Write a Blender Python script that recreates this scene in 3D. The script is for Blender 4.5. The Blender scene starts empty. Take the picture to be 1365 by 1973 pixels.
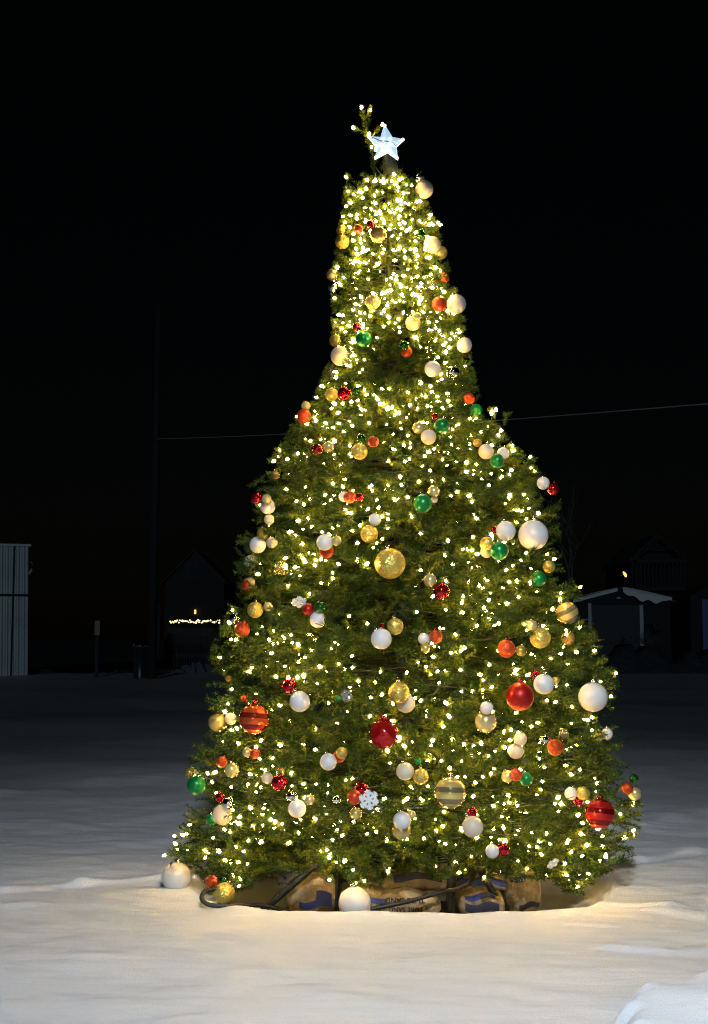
import bpy, bmesh, math, random
import numpy as np
from mathutils import Vector, Matrix, noise

S = bpy.context.scene
COL = S.collection
R = math.radians

# ------------------------------------------------------------------ camera, sky, lights, exposure
FPX = 2437.0                     # focal length in pixels of the 1365 x 1973 photograph
CX, CY, HORIZON = 682.5, 986.5, 1230.0
EYE = 1.6
TILT = math.atan((HORIZON - CY) / FPX)
cam_d = bpy.data.cameras.new('camera')
cam_d.sensor_fit = 'VERTICAL'
cam_d.sensor_height = 36.0
cam_d.lens = 36.0 * FPX / 1973.0
cam_d.clip_start = 0.1
cam_d.clip_end = 3000
cam = bpy.data.objects.new('camera', cam_d)
COL.objects.link(cam)
cam.location = (0, 0, EYE)
cam.rotation_euler = (math.pi / 2 + TILT, 0, 0)
S.camera = cam

w = bpy.data.worlds.new('World')
S.world = w
w.use_nodes = True
nt = w.node_tree
sky = nt.nodes.new('ShaderNodeTexSky')
sky.sky_type = 'NISHITA'
sky.sun_disc = False
sky.sun_elevation = R(8)
sky.sun_rotation = R(185)
nt.links.new(sky.outputs[0], nt.nodes['Background'].inputs[0])
nt.nodes['Background'].inputs[1].default_value = 0.00025     # night

moon_d = bpy.data.lights.new('moon', 'SUN')
moon_d.energy = 0.2
moon_d.angle = R(0.5)
moon_d.color = (0.62, 0.85, 1.0)
moon = bpy.data.objects.new('moon', moon_d)
COL.objects.link(moon)
moon.rotation_euler = (R(90 - 8), 0, R(-5))

# the street lamp behind the photographer, the one mirrored as a white point in every bauble
lamp_d = bpy.data.lights.new('street_lamp_light', 'SPOT')
lamp_d.energy = 2620
lamp_d.spot_size = R(67)
lamp_d.spot_blend = 1.0
lamp_d.shadow_soft_size = 0.16
lamp_d.color = (0.76, 0.88, 1.0)
lamp = bpy.data.objects.new('street_lamp_light', lamp_d)
COL.objects.link(lamp)
lamp.location = (0.55, 0.0, 5.7)
lamp.rotation_euler = (Vector((0.6, 6.7, 0.0)) - Vector(lamp.location)).to_track_quat('-Z', 'Y').to_euler()

S.view_settings.view_transform = 'Standard'
S.view_settings.look = 'None'
S.view_settings.exposure = 0.0
S.view_settings.gamma = 1.0
S.render.engine = 'CYCLES'
c = S.cycles
c.use_denoising = True
try:
    c.denoiser = 'OPENIMAGEDENOISE'
except Exception:
    pass
c.denoising_prefilter = 'NONE'
c.denoising_input_passes = 'RGB_ALBEDO_NORMAL'
c.filter_width = 1.15
c.max_bounces = 6
c.diffuse_bounces = 3
c.glossy_bounces = 4
c.transmission_bounces = 4
c.sample_clamp_indirect = 3.0
c.sample_clamp_direct = 0.0
c.caustics_reflective = False
c.caustics_refractive = False
c.use_light_tree = True

# ------------------------------------------------------------------ pixel -> world
_F = Vector((0, math.cos(TILT), math.sin(TILT)))
_U = Vector((0, -math.sin(TILT), math.cos(TILT)))


def ray(px, py):
    return _F + Vector(((px - CX) / FPX, 0, 0)) + _U * (-(py - CY) / FPX)


def at(px, py, Y):
    d = ray(px, py)
    return Vector((0, 0, EYE)) + d * (Y / d.y)


# ------------------------------------------------------------------ materials
MATS = {}


def mat(name, col=(0.5, 0.5, 0.5), rough=0.5, metal=0.0, spec=0.5, coat=0.0, emit=None, es=0.0, trans=0.0, ior=None):
    m = bpy.data.materials.new(name)
    m.use_nodes = True
    b = m.node_tree.nodes['Principled BSDF']
    b.inputs['Base Color'].default_value = (*col, 1)
    b.inputs['Roughness'].default_value = rough
    b.inputs['Metallic'].default_value = metal
    b.inputs['Specular IOR Level'].default_value = spec
    b.inputs['Coat Weight'].default_value = coat
    if trans:
        b.inputs['Transmission Weight'].default_value = trans
    if ior:
        b.inputs['IOR'].default_value = ior
    if emit:
        b.inputs['Emission Color'].default_value = (*emit, 1)
        b.inputs['Emission Strength'].default_value = es
    MATS[name] = m
    return m


def nodes(m):
    t = m.node_tree
    return t, t.nodes, t.links, t.nodes['Principled BSDF']


def bumpy(m, scale, dist, kind='noise', detail=6, coord='Object', strength=1.0):
    t, n, l, b = nodes(m)
    tc = n.new('ShaderNodeTexCoord')
    if kind == 'noise':
        x = n.new('ShaderNodeTexNoise')
        x.inputs['Detail'].default_value = detail
        out = x.outputs['Fac']
    else:
        x = n.new('ShaderNodeTexVoronoi')
        out = x.outputs['Distance']
    x.inputs['Scale'].default_value = scale
    l.new(tc.outputs[coord], x.inputs['Vector'])
    bp = n.new('ShaderNodeBump')
    bp.inputs['Distance'].default_value = dist
    bp.inputs['Strength'].default_value = strength
    l.new(out, bp.inputs['Height'])
    l.new(bp.outputs[0], b.inputs['Normal'])
    return x


def vary(m, c1, c2, scale, detail=4, coord='Object', lo=0.35, hi=0.65):
    t, n, l, b = nodes(m)
    tc = n.new('ShaderNodeTexCoord')
    x = n.new('ShaderNodeTexNoise')
    x.inputs['Scale'].default_value = scale
    x.inputs['Detail'].default_value = detail
    l.new(tc.outputs[coord], x.inputs['Vector'])
    r = n.new('ShaderNodeValToRGB')
    r.color_ramp.elements[0].position = lo
    r.color_ramp.elements[1].position = hi
    r.color_ramp.elements[0].color = (*c1, 1)
    r.color_ramp.elements[1].color = (*c2, 1)
    l.new(x.outputs['Fac'], r.inputs[0])
    l.new(r.outputs[0], b.inputs['Base Color'])


def glitter(m, c1, c2, scale=170):
    """tiny foil flakes: each voronoi cell has its own tone and its own tilt"""
    t, n, l, b = nodes(m)
    tc = n.new('ShaderNodeTexCoord')
    x = n.new('ShaderNodeTexVoronoi')
    x.inputs['Scale'].default_value = scale
    l.new(tc.outputs['Object'], x.inputs['Vector'])
    mx = n.new('ShaderNodeMix')
    mx.data_type = 'RGBA'
    mx.inputs['A'].default_value = (*c1, 1)
    mx.inputs['B'].default_value = (*c2, 1)
    sep = n.new('ShaderNodeSeparateColor')
    l.new(x.outputs['Color'], sep.inputs[0])
    l.new(sep.outputs[0], mx.inputs['Factor'])
    l.new(mx.outputs['Result'], b.inputs['Base Color'])
    geo = n.new('ShaderNodeNewGeometry')
    sub = n.new('ShaderNodeVectorMath'); sub.operation = 'SUBTRACT'
    sub.inputs[1].default_value = (0.5, 0.5, 0.5)
    l.new(x.outputs['Color'], sub.inputs[0])
    sc = n.new('ShaderNodeVectorMath'); sc.operation = 'SCALE'
    sc.inputs['Scale'].default_value = 0.55
    l.new(sub.outputs[0], sc.inputs[0])
    ad = n.new('ShaderNodeVectorMath'); ad.operation = 'ADD'
    l.new(geo.outputs['Normal'], ad.inputs[0]); l.new(sc.outputs[0], ad.inputs[1])
    nm = n.new('ShaderNodeVectorMath'); nm.operation = 'NORMALIZE'
    l.new(ad.outputs[0], nm.inputs[0])
    l.new(nm.outputs[0], b.inputs['Normal'])


m = mat('white_pearl', (0.72, 0.68, 0.64), 0.38, 0.0, 0.5, 0.25)
def translucent(m):
    b = m.node_tree.nodes['Principled BSDF']
    b.inputs['Subsurface Weight'].default_value = 0.6
    b.inputs['Subsurface Radius'].default_value = (1, 0.9, 0.75)
    b.inputs['Subsurface Scale'].default_value = 0.05
translucent(m)
m = mat('cream_frost', (0.70, 0.58, 0.41), 0.42, 0.0, 0.5, 0.3); translucent(m)
m = mat('gold_glitter', (0.7, 0.5, 0.15), 0.34, 0.55); glitter(m, (0.50, 0.33, 0.035), (0.88, 0.66, 0.16))
m = mat('orange_gold', (0.7, 0.4, 0.1), 0.34, 0.5); glitter(m, (0.45, 0.22, 0.03), (0.80, 0.48, 0.10))
mat('gold_mirror', (0.85, 0.62, 0.20), 0.12, 0.7)
mat('champagne', (0.78, 0.60, 0.24), 0.24, 0.55, 0.5, 0.3)
mat('olive_gold', (0.30, 0.24, 0.05), 0.25, 0.5)
mat('gold_clear', (0.85, 0.66, 0.24), 0.16, 0.35, 0.5, 0.4, trans=0.25, ior=1.2)
mat('silver_mirror', (0.80, 0.79, 0.78), 0.07, 1.0)
mat('red_mirror', (0.55, 0.012, 0.02), 0.09, 0.85, 0.6, 0.3)
mat('red_matte', (0.42, 0.010, 0.003), 0.42, 0.45)
m = mat('copper_glitter', (0.62, 0.10, 0.02), 0.34, 0.45); glitter(m, (0.42, 0.022, 0.008), (0.66, 0.11, 0.015))
mat('orange_matte', (0.58, 0.055, 0.008), 0.36, 0.3)
mat('green_matte', (0.006, 0.21, 0.045), 0.33, 0.4)
mat('green_mirror', (0.02, 0.13, 0.02), 0.14, 0.7, 0.5, 0.3)
mat('cap_gold', (0.75, 0.6, 0.3), 0.25, 0.95)
mat('cap_silver', (0.8, 0.8, 0.8), 0.2, 0.95)
mat('cap_red', (0.5, 0.05, 0.04), 0.25, 0.8)


def striped(name, base, band, freq, base_rough, band_rough, metal):
    m = mat(name, base, base_rough, metal)
    t, n, l, b = nodes(m)
    tc = n.new('ShaderNodeTexCoord')
    sp = n.new('ShaderNodeSeparateXYZ')
    l.new(tc.outputs['Object'], sp.inputs[0])
    mu = n.new('ShaderNodeMath'); mu.operation = 'MULTIPLY'; mu.inputs[1].default_value = freq
    l.new(sp.outputs[2], mu.inputs[0])
    si = n.new('ShaderNodeMath'); si.operation = 'SINE'
    l.new(mu.outputs[0], si.inputs[0])
    rp = n.new('ShaderNodeValToRGB')
    rp.color_ramp.elements[0].position = 0.12
    rp.color_ramp.elements[1].position = 0.22
    l.new(si.outputs[0], rp.inputs[0])
    mx = n.new('ShaderNodeMix'); mx.data_type = 'RGBA'
    mx.inputs['A'].default_value = (*base, 1); mx.inputs['B'].default_value = (*band, 1)
    l.new(rp.outputs[0], mx.inputs['Factor'])
    l.new(mx.outputs['Result'], b.inputs['Base Color'])
    m2 = n.new('ShaderNodeMix'); m2.data_type = 'FLOAT'
    m2.inputs['A'].default_value = base_rough; m2.inputs['B'].default_value = band_rough
    l.new(rp.outputs[0], m2.inputs['Factor'])
    l.new(m2.outputs['Result'], b.inputs['Roughness'])
    return m


striped('gold_banded', (0.90, 0.66, 0.20), (0.30, 0.24, 0.12), 95, 0.20, 0.05, 0.55)
striped('copper_banded', (0.66, 0.10, 0.02), (0.26, 0.02, 0.01), 90, 0.20, 0.06, 0.5)
striped('red_banded', (0.55, 0.015, 0.012), (0.20, 0.006, 0.006), 90, 0.30, 0.06, 0.45)
m = mat('red_swirl', (0.55, 0.012, 0.012), 0.10, 0.6, 0.5, 0.3)
x = bumpy(m, 22, 0.012, 'voronoi')

m = mat('needles', (0.03, 0.08, 0.02), 0.42, 0.0, 0.35)
t, n, l, b = nodes(m)
g = n.new('ShaderNodeNewGeometry')
r = n.new('ShaderNodeValToRGB')
r.color_ramp.elements[0].color = (0.005, 0.024, 0.005, 1)
r.color_ramp.elements[1].color = (0.14, 0.19, 0.013, 1)
e = r.color_ramp.elements.new(0.55); e.color = (0.026, 0.080, 0.008, 1)
at_ = n.new('ShaderNodeAttribute'); at_.attribute_name = 'tone'
m1 = n.new('ShaderNodeMath'); m1.operation = 'MULTIPLY'; m1.inputs[1].default_value = 0.72
m2 = n.new('ShaderNodeMath'); m2.operation = 'MULTIPLY_ADD'; m2.inputs[1].default_value = 0.28
l.new(at_.outputs['Fac'], m1.inputs[0]); l.new(g.outputs['Random Per Island'], m2.inputs[0]); l.new(m1.outputs[0], m2.inputs[2])
l.new(m2.outputs[0], r.inputs[0])
l.new(r.outputs[0], b.inputs['Base Color'])
tl = n.new('ShaderNodeBsdfTranslucent')          # thin PVC lets the bulbs behind it glow through
br = n.new('ShaderNodeMix'); br.data_type = 'RGBA'; br.blend_type = 'MULTIPLY'
br.inputs['Factor'].default_value = 1.0
br.inputs['B'].default_value = (2.4, 1.6, 0.6, 1)
l.new(r.outputs[0], br.inputs['A']); l.new(br.outputs['Result'], tl.inputs['Color'])
ms = n.new('ShaderNodeMixShader'); ms.inputs[0].default_value = 0.42
l.new(b.outputs[0], ms.inputs[1]); l.new(tl.outputs[0], ms.inputs[2])
l.new(ms.outputs[0], n['Material Output'].inputs['Surface'])
mat('branch_wire', (0.03, 0.05, 0.012), 0.7)
m = mat('pole_steel', (0.012, 0.014, 0.013), 0.6, 0.1); bumpy(m, 60, 0.001)
mat('cable_black', (0.012, 0.012, 0.013), 0.45)
mat('wire_green', (0.01, 0.03, 0.01), 0.5)

m = mat('warm_bulb', (0.9, 0.8, 0.6), 0.2)
t, n, l, b = nodes(m)
b.inputs['Emission Color'].default_value = (1.0, 0.60, 0.17, 1)
oi = n.new('ShaderNodeObjectInfo')
mr = n.new('ShaderNodeMapRange')
mr.inputs['To Min'].default_value = 65
mr.inputs['To Max'].default_value = 225
l.new(oi.outputs['Random'], mr.inputs['Value'])
l.new(mr.outputs[0], b.inputs['Emission Strength'])
mat('far_bulb', (0.9, 0.8, 0.6), 0.3, emit=(1.0, 0.82, 0.42), es=2.2)
mat('orange_lamp', (0.9, 0.6, 0.3), 0.3, emit=(1.0, 0.45, 0.12), es=2.2)

m = mat('snow', (0.80, 0.80, 0.82), 0.55, 0.0, 0.35)
t, n, l, b = nodes(m)
tc = n.new('ShaderNodeTexCoord')
mp = n.new('ShaderNodeMapping'); mp.inputs['Scale'].default_value = (0.40, 1.5, 1.0)
l.new(tc.outputs['Object'], mp.inputs[0])
n1 = n.new('ShaderNodeTexNoise'); n1.inputs['Scale'].default_value = 8.0; n1.inputs['Detail'].default_value = 8
n2 = n.new('ShaderNodeTexNoise'); n2.inputs['Scale'].default_value = 190.0; n2.inputs['Detail'].default_value = 3
l.new(mp.outputs[0], n1.inputs['Vector']); l.new(tc.outputs['Object'], n2.inputs['Vector'])
b1 = n.new('ShaderNodeBump'); b1.inputs['Distance'].default_value = 0.020; b1.inputs['Strength'].default_value = 0.6
b2 = n.new('ShaderNodeBump'); b2.inputs['Distance'].default_value = 0.0045; b2.inputs['Strength'].default_value = 0.9
l.new(n1.outputs['Fac'], b1.inputs['Height']); l.new(n2.outputs['Fac'], b2.inputs['Height'])
l.new(b1.outputs[0], b2.inputs['Normal']); l.new(b2.outputs[0], b.inputs['Normal'])

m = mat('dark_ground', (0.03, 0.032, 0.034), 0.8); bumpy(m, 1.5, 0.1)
m = mat('shaded_pit_soil', (0.028, 0.019, 0.011), 0.95); bumpy(m, 30, 0.02)  # brown earth, its colour darkened further for the shade in the pit
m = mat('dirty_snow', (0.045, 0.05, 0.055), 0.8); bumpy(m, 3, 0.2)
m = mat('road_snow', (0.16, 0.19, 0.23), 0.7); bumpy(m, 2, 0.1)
m = mat('shed_metal', (0.42, 0.47, 0.49), 0.45, 0.2); vary(m, (0.36, 0.41, 0.43), (0.46, 0.51, 0.53), 0.6)
m = mat('pole_wood', (0.022, 0.020, 0.020), 0.85); bumpy(m, 8, 0.02)
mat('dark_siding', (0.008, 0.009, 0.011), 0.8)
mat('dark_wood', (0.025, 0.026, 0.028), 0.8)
mat('pale_trim', (0.45, 0.47, 0.48), 0.6)
mat('roof_snow', (0.75, 0.78, 0.8), 0.6)
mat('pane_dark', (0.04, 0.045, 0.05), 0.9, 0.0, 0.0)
mat('bin_green', (0.02, 0.03, 0.035), 0.35)
mat('blue_paint', (0.05, 0.09, 0.30), 0.5)
mat('yellow_reflector', (0.20, 0.13, 0.04), 0.5)
m = mat('bare_bark', (0.10, 0.10, 0.095), 0.8)
m = mat('dark_bark', (0.03, 0.028, 0.025), 0.9)
m = mat('bag_tan', (0.50, 0.37, 0.20), 0.6); bumpy(m, 22, 0.022); vary(m, (0.22, 0.155, 0.075), (0.40, 0.30, 0.165), 9)
mat('print_blue', (0.02, 0.04, 0.20), 0.55)
mat('print_navy', (0.012, 0.016, 0.05), 0.55)
mat('print_white', (0.65, 0.62, 0.58), 0.6)
mat('print_black', (0.02, 0.018, 0.02), 0.6)
m = mat('flake_white', (0.85, 0.84, 0.82), 0.45, 0.0); bumpy(m, 300, 0.002)
m = mat('flake_silver', (0.8, 0.8, 0.78), 0.18, 0.8)
m = mat('gold_fringe', (0.75, 0.55, 0.18), 0.25, 0.8)
mat('star_acrylic', (0.70, 0.80, 0.88), 0.3, emit=(0.50, 0.78, 1.0), es=0.72)
mat('star_led', (0.9, 0.95, 1.0), 0.3, emit=(0.72, 0.88, 1.0), es=3.0)
m = mat('sleeve', (0.025, 0.045, 0.045), 0.6)


# ------------------------------------------------------------------ mesh helpers
def new_obj(name, me, m=None, parent=None, loc=None):
    o = bpy.data.objects.new(name, me)
    COL.objects.link(o)
    if m:
        me.materials.append(MATS[m]) if not me.materials else None
    if parent:
        o.parent = parent
    if loc is not None:
        o.location = loc
    return o


def from_bm(name, bm, m, parent=None, loc=None, smooth=True):
    me = bpy.data.meshes.new(name)
    bm.normal_update()
    bm.to_mesh(me)
    bm.free()
    if smooth:
        me.polygons.foreach_set('use_smooth', [True] * len(me.polygons))
    return new_obj(name, me, m, parent, loc)


def tag(o, label=None, cat=None, group=None, kind=None):
    if label: o['label'] = label
    if cat: o['category'] = cat
    if group: o['group'] = group
    if kind: o['kind'] = kind
    return o


def empty(name, loc, label, cat, group=None):
    o = bpy.data.objects.new(name, None)
    COL.objects.link(o)
    o.location = loc
    o.empty_display_size = 0.1
    return tag(o, label, cat, group)


def box(bm, x0, x1, y0, y1, z0, z1):
    v = [bm.verts.new(p) for p in ((x0, y0, z0), (x1, y0, z0), (x1, y1, z0), (x0, y1, z0),
                                   (x0, y0, z1), (x1, y0, z1), (x1, y1, z1), (x0, y1, z1))]
    for f in ((3, 2, 1, 0), (4, 5, 6, 7), (0, 1, 5, 4), (1, 2, 6, 5), (2, 3, 7, 6), (3, 0, 4, 7)):
        bm.faces.new([v[i] for i in f])


def boxed(name, dims, m, parent=None, loc=None, bevel=0.0):
    bm = bmesh.new()
    box(bm, *dims)
    if bevel:
        bmesh.ops.bevel(bm, geom=bm.edges[:], offset=bevel, segments=2, affect='EDGES')
    return from_bm(name, bm, m, parent, loc, False)


def tube(bm, pts, rad, sides=6, cap=True):
    pts = [Vector(p) for p in pts]
    if not hasattr(rad, '__len__'):
        rad = [rad] * len(pts)
    rings = []
    up = Vector((0, 0, 1))
    for i, p in enumerate(pts):
        d = (pts[min(i + 1, len(pts) - 1)] - pts[max(i - 1, 0)])
        if d.length < 1e-9: d = Vector((0, 0, 1))
        d.normalize()
        a = d.cross(up if abs(d.z) < 0.95 else Vector((1, 0, 0))).normalized()
        b_ = d.cross(a)
        rings.append([bm.verts.new(p + (a * math.cos(k * 2 * math.pi / sides) + b_ * math.sin(k * 2 * math.pi / sides)) * rad[i])
                      for k in range(sides)])
    for i in range(len(rings) - 1):
        for k in range(sides):
            bm.faces.new((rings[i][k], rings[i][(k + 1) % sides], rings[i + 1][(k + 1) % sides], rings[i + 1][k]))
    if cap:
        bm.faces.new(rings[0][::-1]); bm.faces.new(rings[-1])


def quads_mesh(name, V):
    """V: (n,4,3) array of quads -> mesh"""
    V = np.asarray(V, dtype=np.float32)
    nq = len(V)
    me = bpy.data.meshes.new(name)
    me.vertices.add(nq * 4)
    me.vertices.foreach_set('co', V.reshape(-1))
    me.loops.add(nq * 4)
    me.loops.foreach_set('vertex_index', np.arange(nq * 4, dtype=np.int32))
    me.polygons.add(nq)
    me.polygons.foreach_set('loop_start', np.arange(0, nq * 4, 4, dtype=np.int32))
    me.update(calc_edges=True)
    me.validate()
    return me


def sstep(a, b_, x):
    t_ = np.clip((x - a) / (b_ - a), 0, 1)
    return t_ * t_ * (3 - 2 * t_)


# ------------------------------------------------------------------ snow, ground
TREE_Y = 8.5
AX0 = at(785, 1700, TREE_Y).x
PIT = (0.30, 8.78, 1.32, 1.25)


def pit_d(x, y):
    ex = np.abs((x - PIT[0]) / PIT[2]); ey = np.abs((y - PIT[1]) / PIT[3])
    return (ex ** 2.7 + ey ** 2.7) ** (1 / 2.7)


def wav(x, y, seed, n_, fmin, fmax, amp):
    rr = np.random.RandomState(seed)
    h = np.zeros_like(x)
    for k in range(n_):
        f = fmin * (fmax / fmin) ** (k / max(1, n_ - 1))
        a = rr.uniform(-0.6, 0.6) + (math.pi / 2)
        ph = rr.uniform(0, 6.28)
        h += amp * (fmin / f) ** 0.9 * np.sin(f * (x * math.cos(a) + y * math.sin(a)) + ph + 1.4 * np.sin(0.5 * f * x + ph * 2))
    return h


RIDGES = [  # crusts and old tracks: (px0,py0,px1,py1,width,height)
    (-60, 1722, 150, 1706, 0.06, 0.022), (150, 1706, 310, 1692, 0.05, 0.020), (-40, 1750, 60, 1743, 0.10, 0.02),
    (1190, 1735, 1290, 1742, 0.06, 0.028), (1270, 1746, 1390, 1768, 0.09, 0.035), (1120, 1778, 1165, 1780, 0.05, 0.014),
    (1195, 1828, 1290, 1836, 0.07, 0.020), (1270, 1833, 1365, 1830, 0.06, 0.018), (160, 1845, 215, 1846, 0.06, 0.010),
    (0, 1535, 90, 1530, 0.25, 0.03), (140, 1515, 230, 1508, 0.2, 0.03), (1240, 1660, 1380, 1640, 0.12, 0.025),
    (1230, 1590, 1380, 1560, 0.2, 0.03),
]


def snow_h(x, y):
    h = wav(x, y, 3, 9, 0.6, 6.0, 0.016) * np.clip(1.6 - 0.5 * np.exp(-((x - 0.2) ** 2 + (y - 7) ** 2) / 4), 0.4, 1.6)
    h += wav(x, y, 8, 5, 9.0, 26.0, 0.0035)
    near = np.exp(-((x - 0.2) / 1.5) ** 4) * np.exp(-((y - 7.3) / 0.5) ** 2)
    h *= (1 - 0.85 * near)
    for (a, b_, c_, d_, wd, hh) in RIDGES:
        P0 = at(a, b_, 1); P1 = at(c_, d_, 1)
        def gnd(p, q):
            v = ray(p, q); s_ = -EYE / v.z
            return v.x * s_, v.y * s_
        x0, y0 = gnd(a, b_); x1, y1 = gnd(c_, d_)
        L2 = (x1 - x0) ** 2 + (y1 - y0) ** 2
        tt = np.clip(((x - x0) * (x1 - x0) + (y - y0) * (y1 - y0)) / L2, 0, 1)
        yo = (y - (y0 + tt * (y1 - y0)))
        dd = np.hypot(x - (x0 + tt * (x1 - x0)), yo)
        side = np.where(yo > 0, wd * 1.6, wd * 0.55)
        h += 1.5 * hh * np.exp(-(dd / side) ** 2) * (0.7 + 0.3 * np.sin(9 * x + 5 * y))
    # the thrown-up block of snow at the corner
    e1 = x - (0.98 + (y - 4.85) * 0.40) + 0.02 * np.sin(y * 38) + 0.012 * np.sin(y * 71)
    e2 = 5.32 + 0.03 * np.sin(x * 9) - y
    e1 = e1 + 0.03 * np.sin(y * 13 + x * 5); e2 = e2 + 0.04 * np.sin(x * 14) + 0.02 * np.sin(x * 33)
    h += 0.25 * np.clip((y - 4.2) / 1.05, 0, 1) * sstep(-0.10, 0.08, e1) * sstep(-0.12, 0.10, e2) * (1 + 0.10 * np.sin(9 * x + 4 * y) * np.sin(8 * y)) * (1 + 0.15 * np.sin(4 * x) * np.sin(5 * y)) * 1.0
    # the pit melted and dug round the tree foot
    d = pit_d(x, y)
    ang = np.arctan2((y - PIT[1]) / PIT[3], (x - PIT[0]) / PIT[2])
    frontness = np.clip(-np.sin(ang), 0, 1)
    wdt = 0.085 + 0.42 * (1 - frontness) ** 2.2
    lip = 0.036 * np.exp(-((d - 1.03) / 0.07) ** 2) * frontness * (0.85 + 0.15 * np.sin(6 * x + 1) + 0.08 * np.sin(17 * x))
    h += lip
    depth = 0.40 * sstep(0.0, 1.0, (1.0 - d + wdt * 0.25) / wdt)
    return h * np.where(d < 0.9, 0.4, 1.0) - depth


def axis_coords(lo, hi, fine_lo, fine_hi, step, grow):
    mid = list(np.arange(fine_lo, fine_hi, step))
    up, s_, v = [], step, fine_hi
    while v < hi:
        up.append(v); s_ *= grow; v += s_
    up.append(hi)
    dn, s_, v = [], step, fine_lo - step
    while v > lo:
        dn.append(v); s_ *= grow; v -= s_
    dn.append(lo)
    return np.array(dn[::-1] + mid + up)


def sheet(name, xs, ys, hf, m):
    X, Y = np.meshgrid(xs, ys)
    Z = hf(X, Y)
    nx, ny = len(xs), len(ys)
    V = np.stack([X, Y, Z], -1).reshape(-1, 3)
    i = np.arange(ny - 1)[:, None] * nx + np.arange(nx - 1)[None, :]
    F = np.stack([i, i + 1, i + nx + 1, i + nx], -1).reshape(-1, 4)
    me = bpy.data.meshes.new(name)
    me.vertices.add(len(V)); me.vertices.foreach_set('co', V.astype(np.float32).reshape(-1))
    me.loops.add(len(F) * 4); me.loops.foreach_set('vertex_index', F.astype(np.int32).reshape(-1))
    me.polygons.add(len(F)); me.polygons.foreach_set('loop_start', np.arange(0, len(F) * 4, 4, dtype=np.int32))
    me.update(calc_edges=True)
    me.polygons.foreach_set('use_smooth', [True] * len(F))
    return new_obj(name, me, m)


xs = axis_coords(-90, 95, -1.9, 2.6, 0.022, 1.06)
ys = axis_coords(-14, 57.5, 4.2, 10.3, 0.022, 1.045)
tag(sheet('snow_field', xs, ys, snow_h, 'snow'), kind='structure')


def ground_h(x, y):
    return -0.35 + 0 * x


tag(sheet('ground', np.linspace(-900, 900, 40), np.linspace(-60, 1600, 60), ground_h, 'dark_ground'), kind='structure')
# soil laid bare in the pit, carried up the walls to paint in shade
a_ = np.linspace(-1.0, 1.0, 60)
def soil_h(x, y):
    d = pit_d(x, y)
    edge = 0.90 + 0.04 * np.sin(7 * x + 3 * y) - 0.30 * sstep(8.7, 9.1, y)
    return np.where(d < edge, snow_h(x, y) + 0.014 + 0.012 * np.sin(19 * x) * np.cos(17 * y), -0.60)


shaded_soil = sheet('shaded_soil', PIT[0] + np.linspace(-1.3, 1.3, 150), PIT[1] + np.linspace(-1.2, 1.0, 140), soil_h, 'shaded_pit_soil')
tag(shaded_soil, kind='structure')

# ------------------------------------------------------------------ tree profile
ROWS = [(344, 676, 800), (360, 675, 803), (400, 671, 816), (450, 662, 836), (500, 654, 850), (550, 648, 862), (600, 652, 880),
        (650, 653, 890), (700, 645, 897), (750, 628, 906), (800, 592, 926), (850, 561, 962), (900, 532, 1004), (950, 497, 1055),
        (1000, 488, 1058), (1050, 478, 1060), (1100, 470, 1075), (1150, 466, 1098), (1200, 452, 1112), (1250, 432, 1130),
        (1300, 425, 1160), (1350, 418, 1162), (1400, 412, 1168), (1450, 392, 1176), (1500, 382, 1198), (1550, 388, 1204),
        (1600, 370, 1204), (1650, 355, 1190), (1690, 362, 1168)]
_z, _cx, _r = [], [], []
for (py, xl, xr) in ROWS:
    A = at(xl, py, TREE_Y); B = at(xr, py, TREE_Y)
    _z.append(A.z); _cx.append((A.x + B.x) / 2); _r.append((B.x - A.x) / 2)
_z, _cx, _r = np.array(_z[::-1]), np.array(_cx[::-1]), np.array(_r[::-1])
Z_LO, Z_HI = float(_z[0]), float(_z[-1])


def Rz(z): return float(np.interp(z, _z, _r))
def Cz(z): return float(np.interp(z, _z, _cx))


def kd(z): return float(np.interp(z, [0.3, 2.2], [0.74, 1.0]))


def qn(p, k=1.0):
    dy = p[1] - TREE_Y
    if dy < 0: dy /= kd(p[2])
    return math.hypot(p[0] - Cz(p[2]), dy) / max(0.05, Rz(p[2]) * k)


def surf_hit(px, py, k=0.96):
    """first point of the ray through (px,py) inside the crown scaled by k; else the point nearest its axis"""
    d = ray(px, py)
    best, bp = 9e9, None
    for i in range(900):
        Y = 6.4 + i * 0.003
        p = Vector((0, 0, EYE)) + d * (Y / d.y)
        if Y > TREE_Y: break
        q = qn(p, k)
        if p.z < Z_LO - 0.15:
            q += (Z_LO - 0.15 - p.z) * 2
        if q <= 1: return p
        if q < best: best, bp = q, p
    return bp - d * min(0.22, 0.30 * Rz(bp.z))     # an edge piece hangs out in front of the outline


# ------------------------------------------------------------------ ornaments
STY = {'W': 'white_pearl', 'C': 'cream_frost', 'G': 'gold_glitter', 'Q': 'orange_gold', 'M': 'gold_mirror', 'P': 'champagne',
       'L': 'olive_gold', 'T': 'gold_clear', 'S': 'silver_mirror', 'R': 'red_mirror', 'RM': 'red_matte', 'K': 'copper_glitter',
       'O': 'orange_matte', 'E': 'green_matte', 'EM': 'green_mirror', 'GB': 'gold_banded', 'KB': 'copper_banded',
       'RB': 'red_banded', 'RS': 'red_swirl'}
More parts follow.
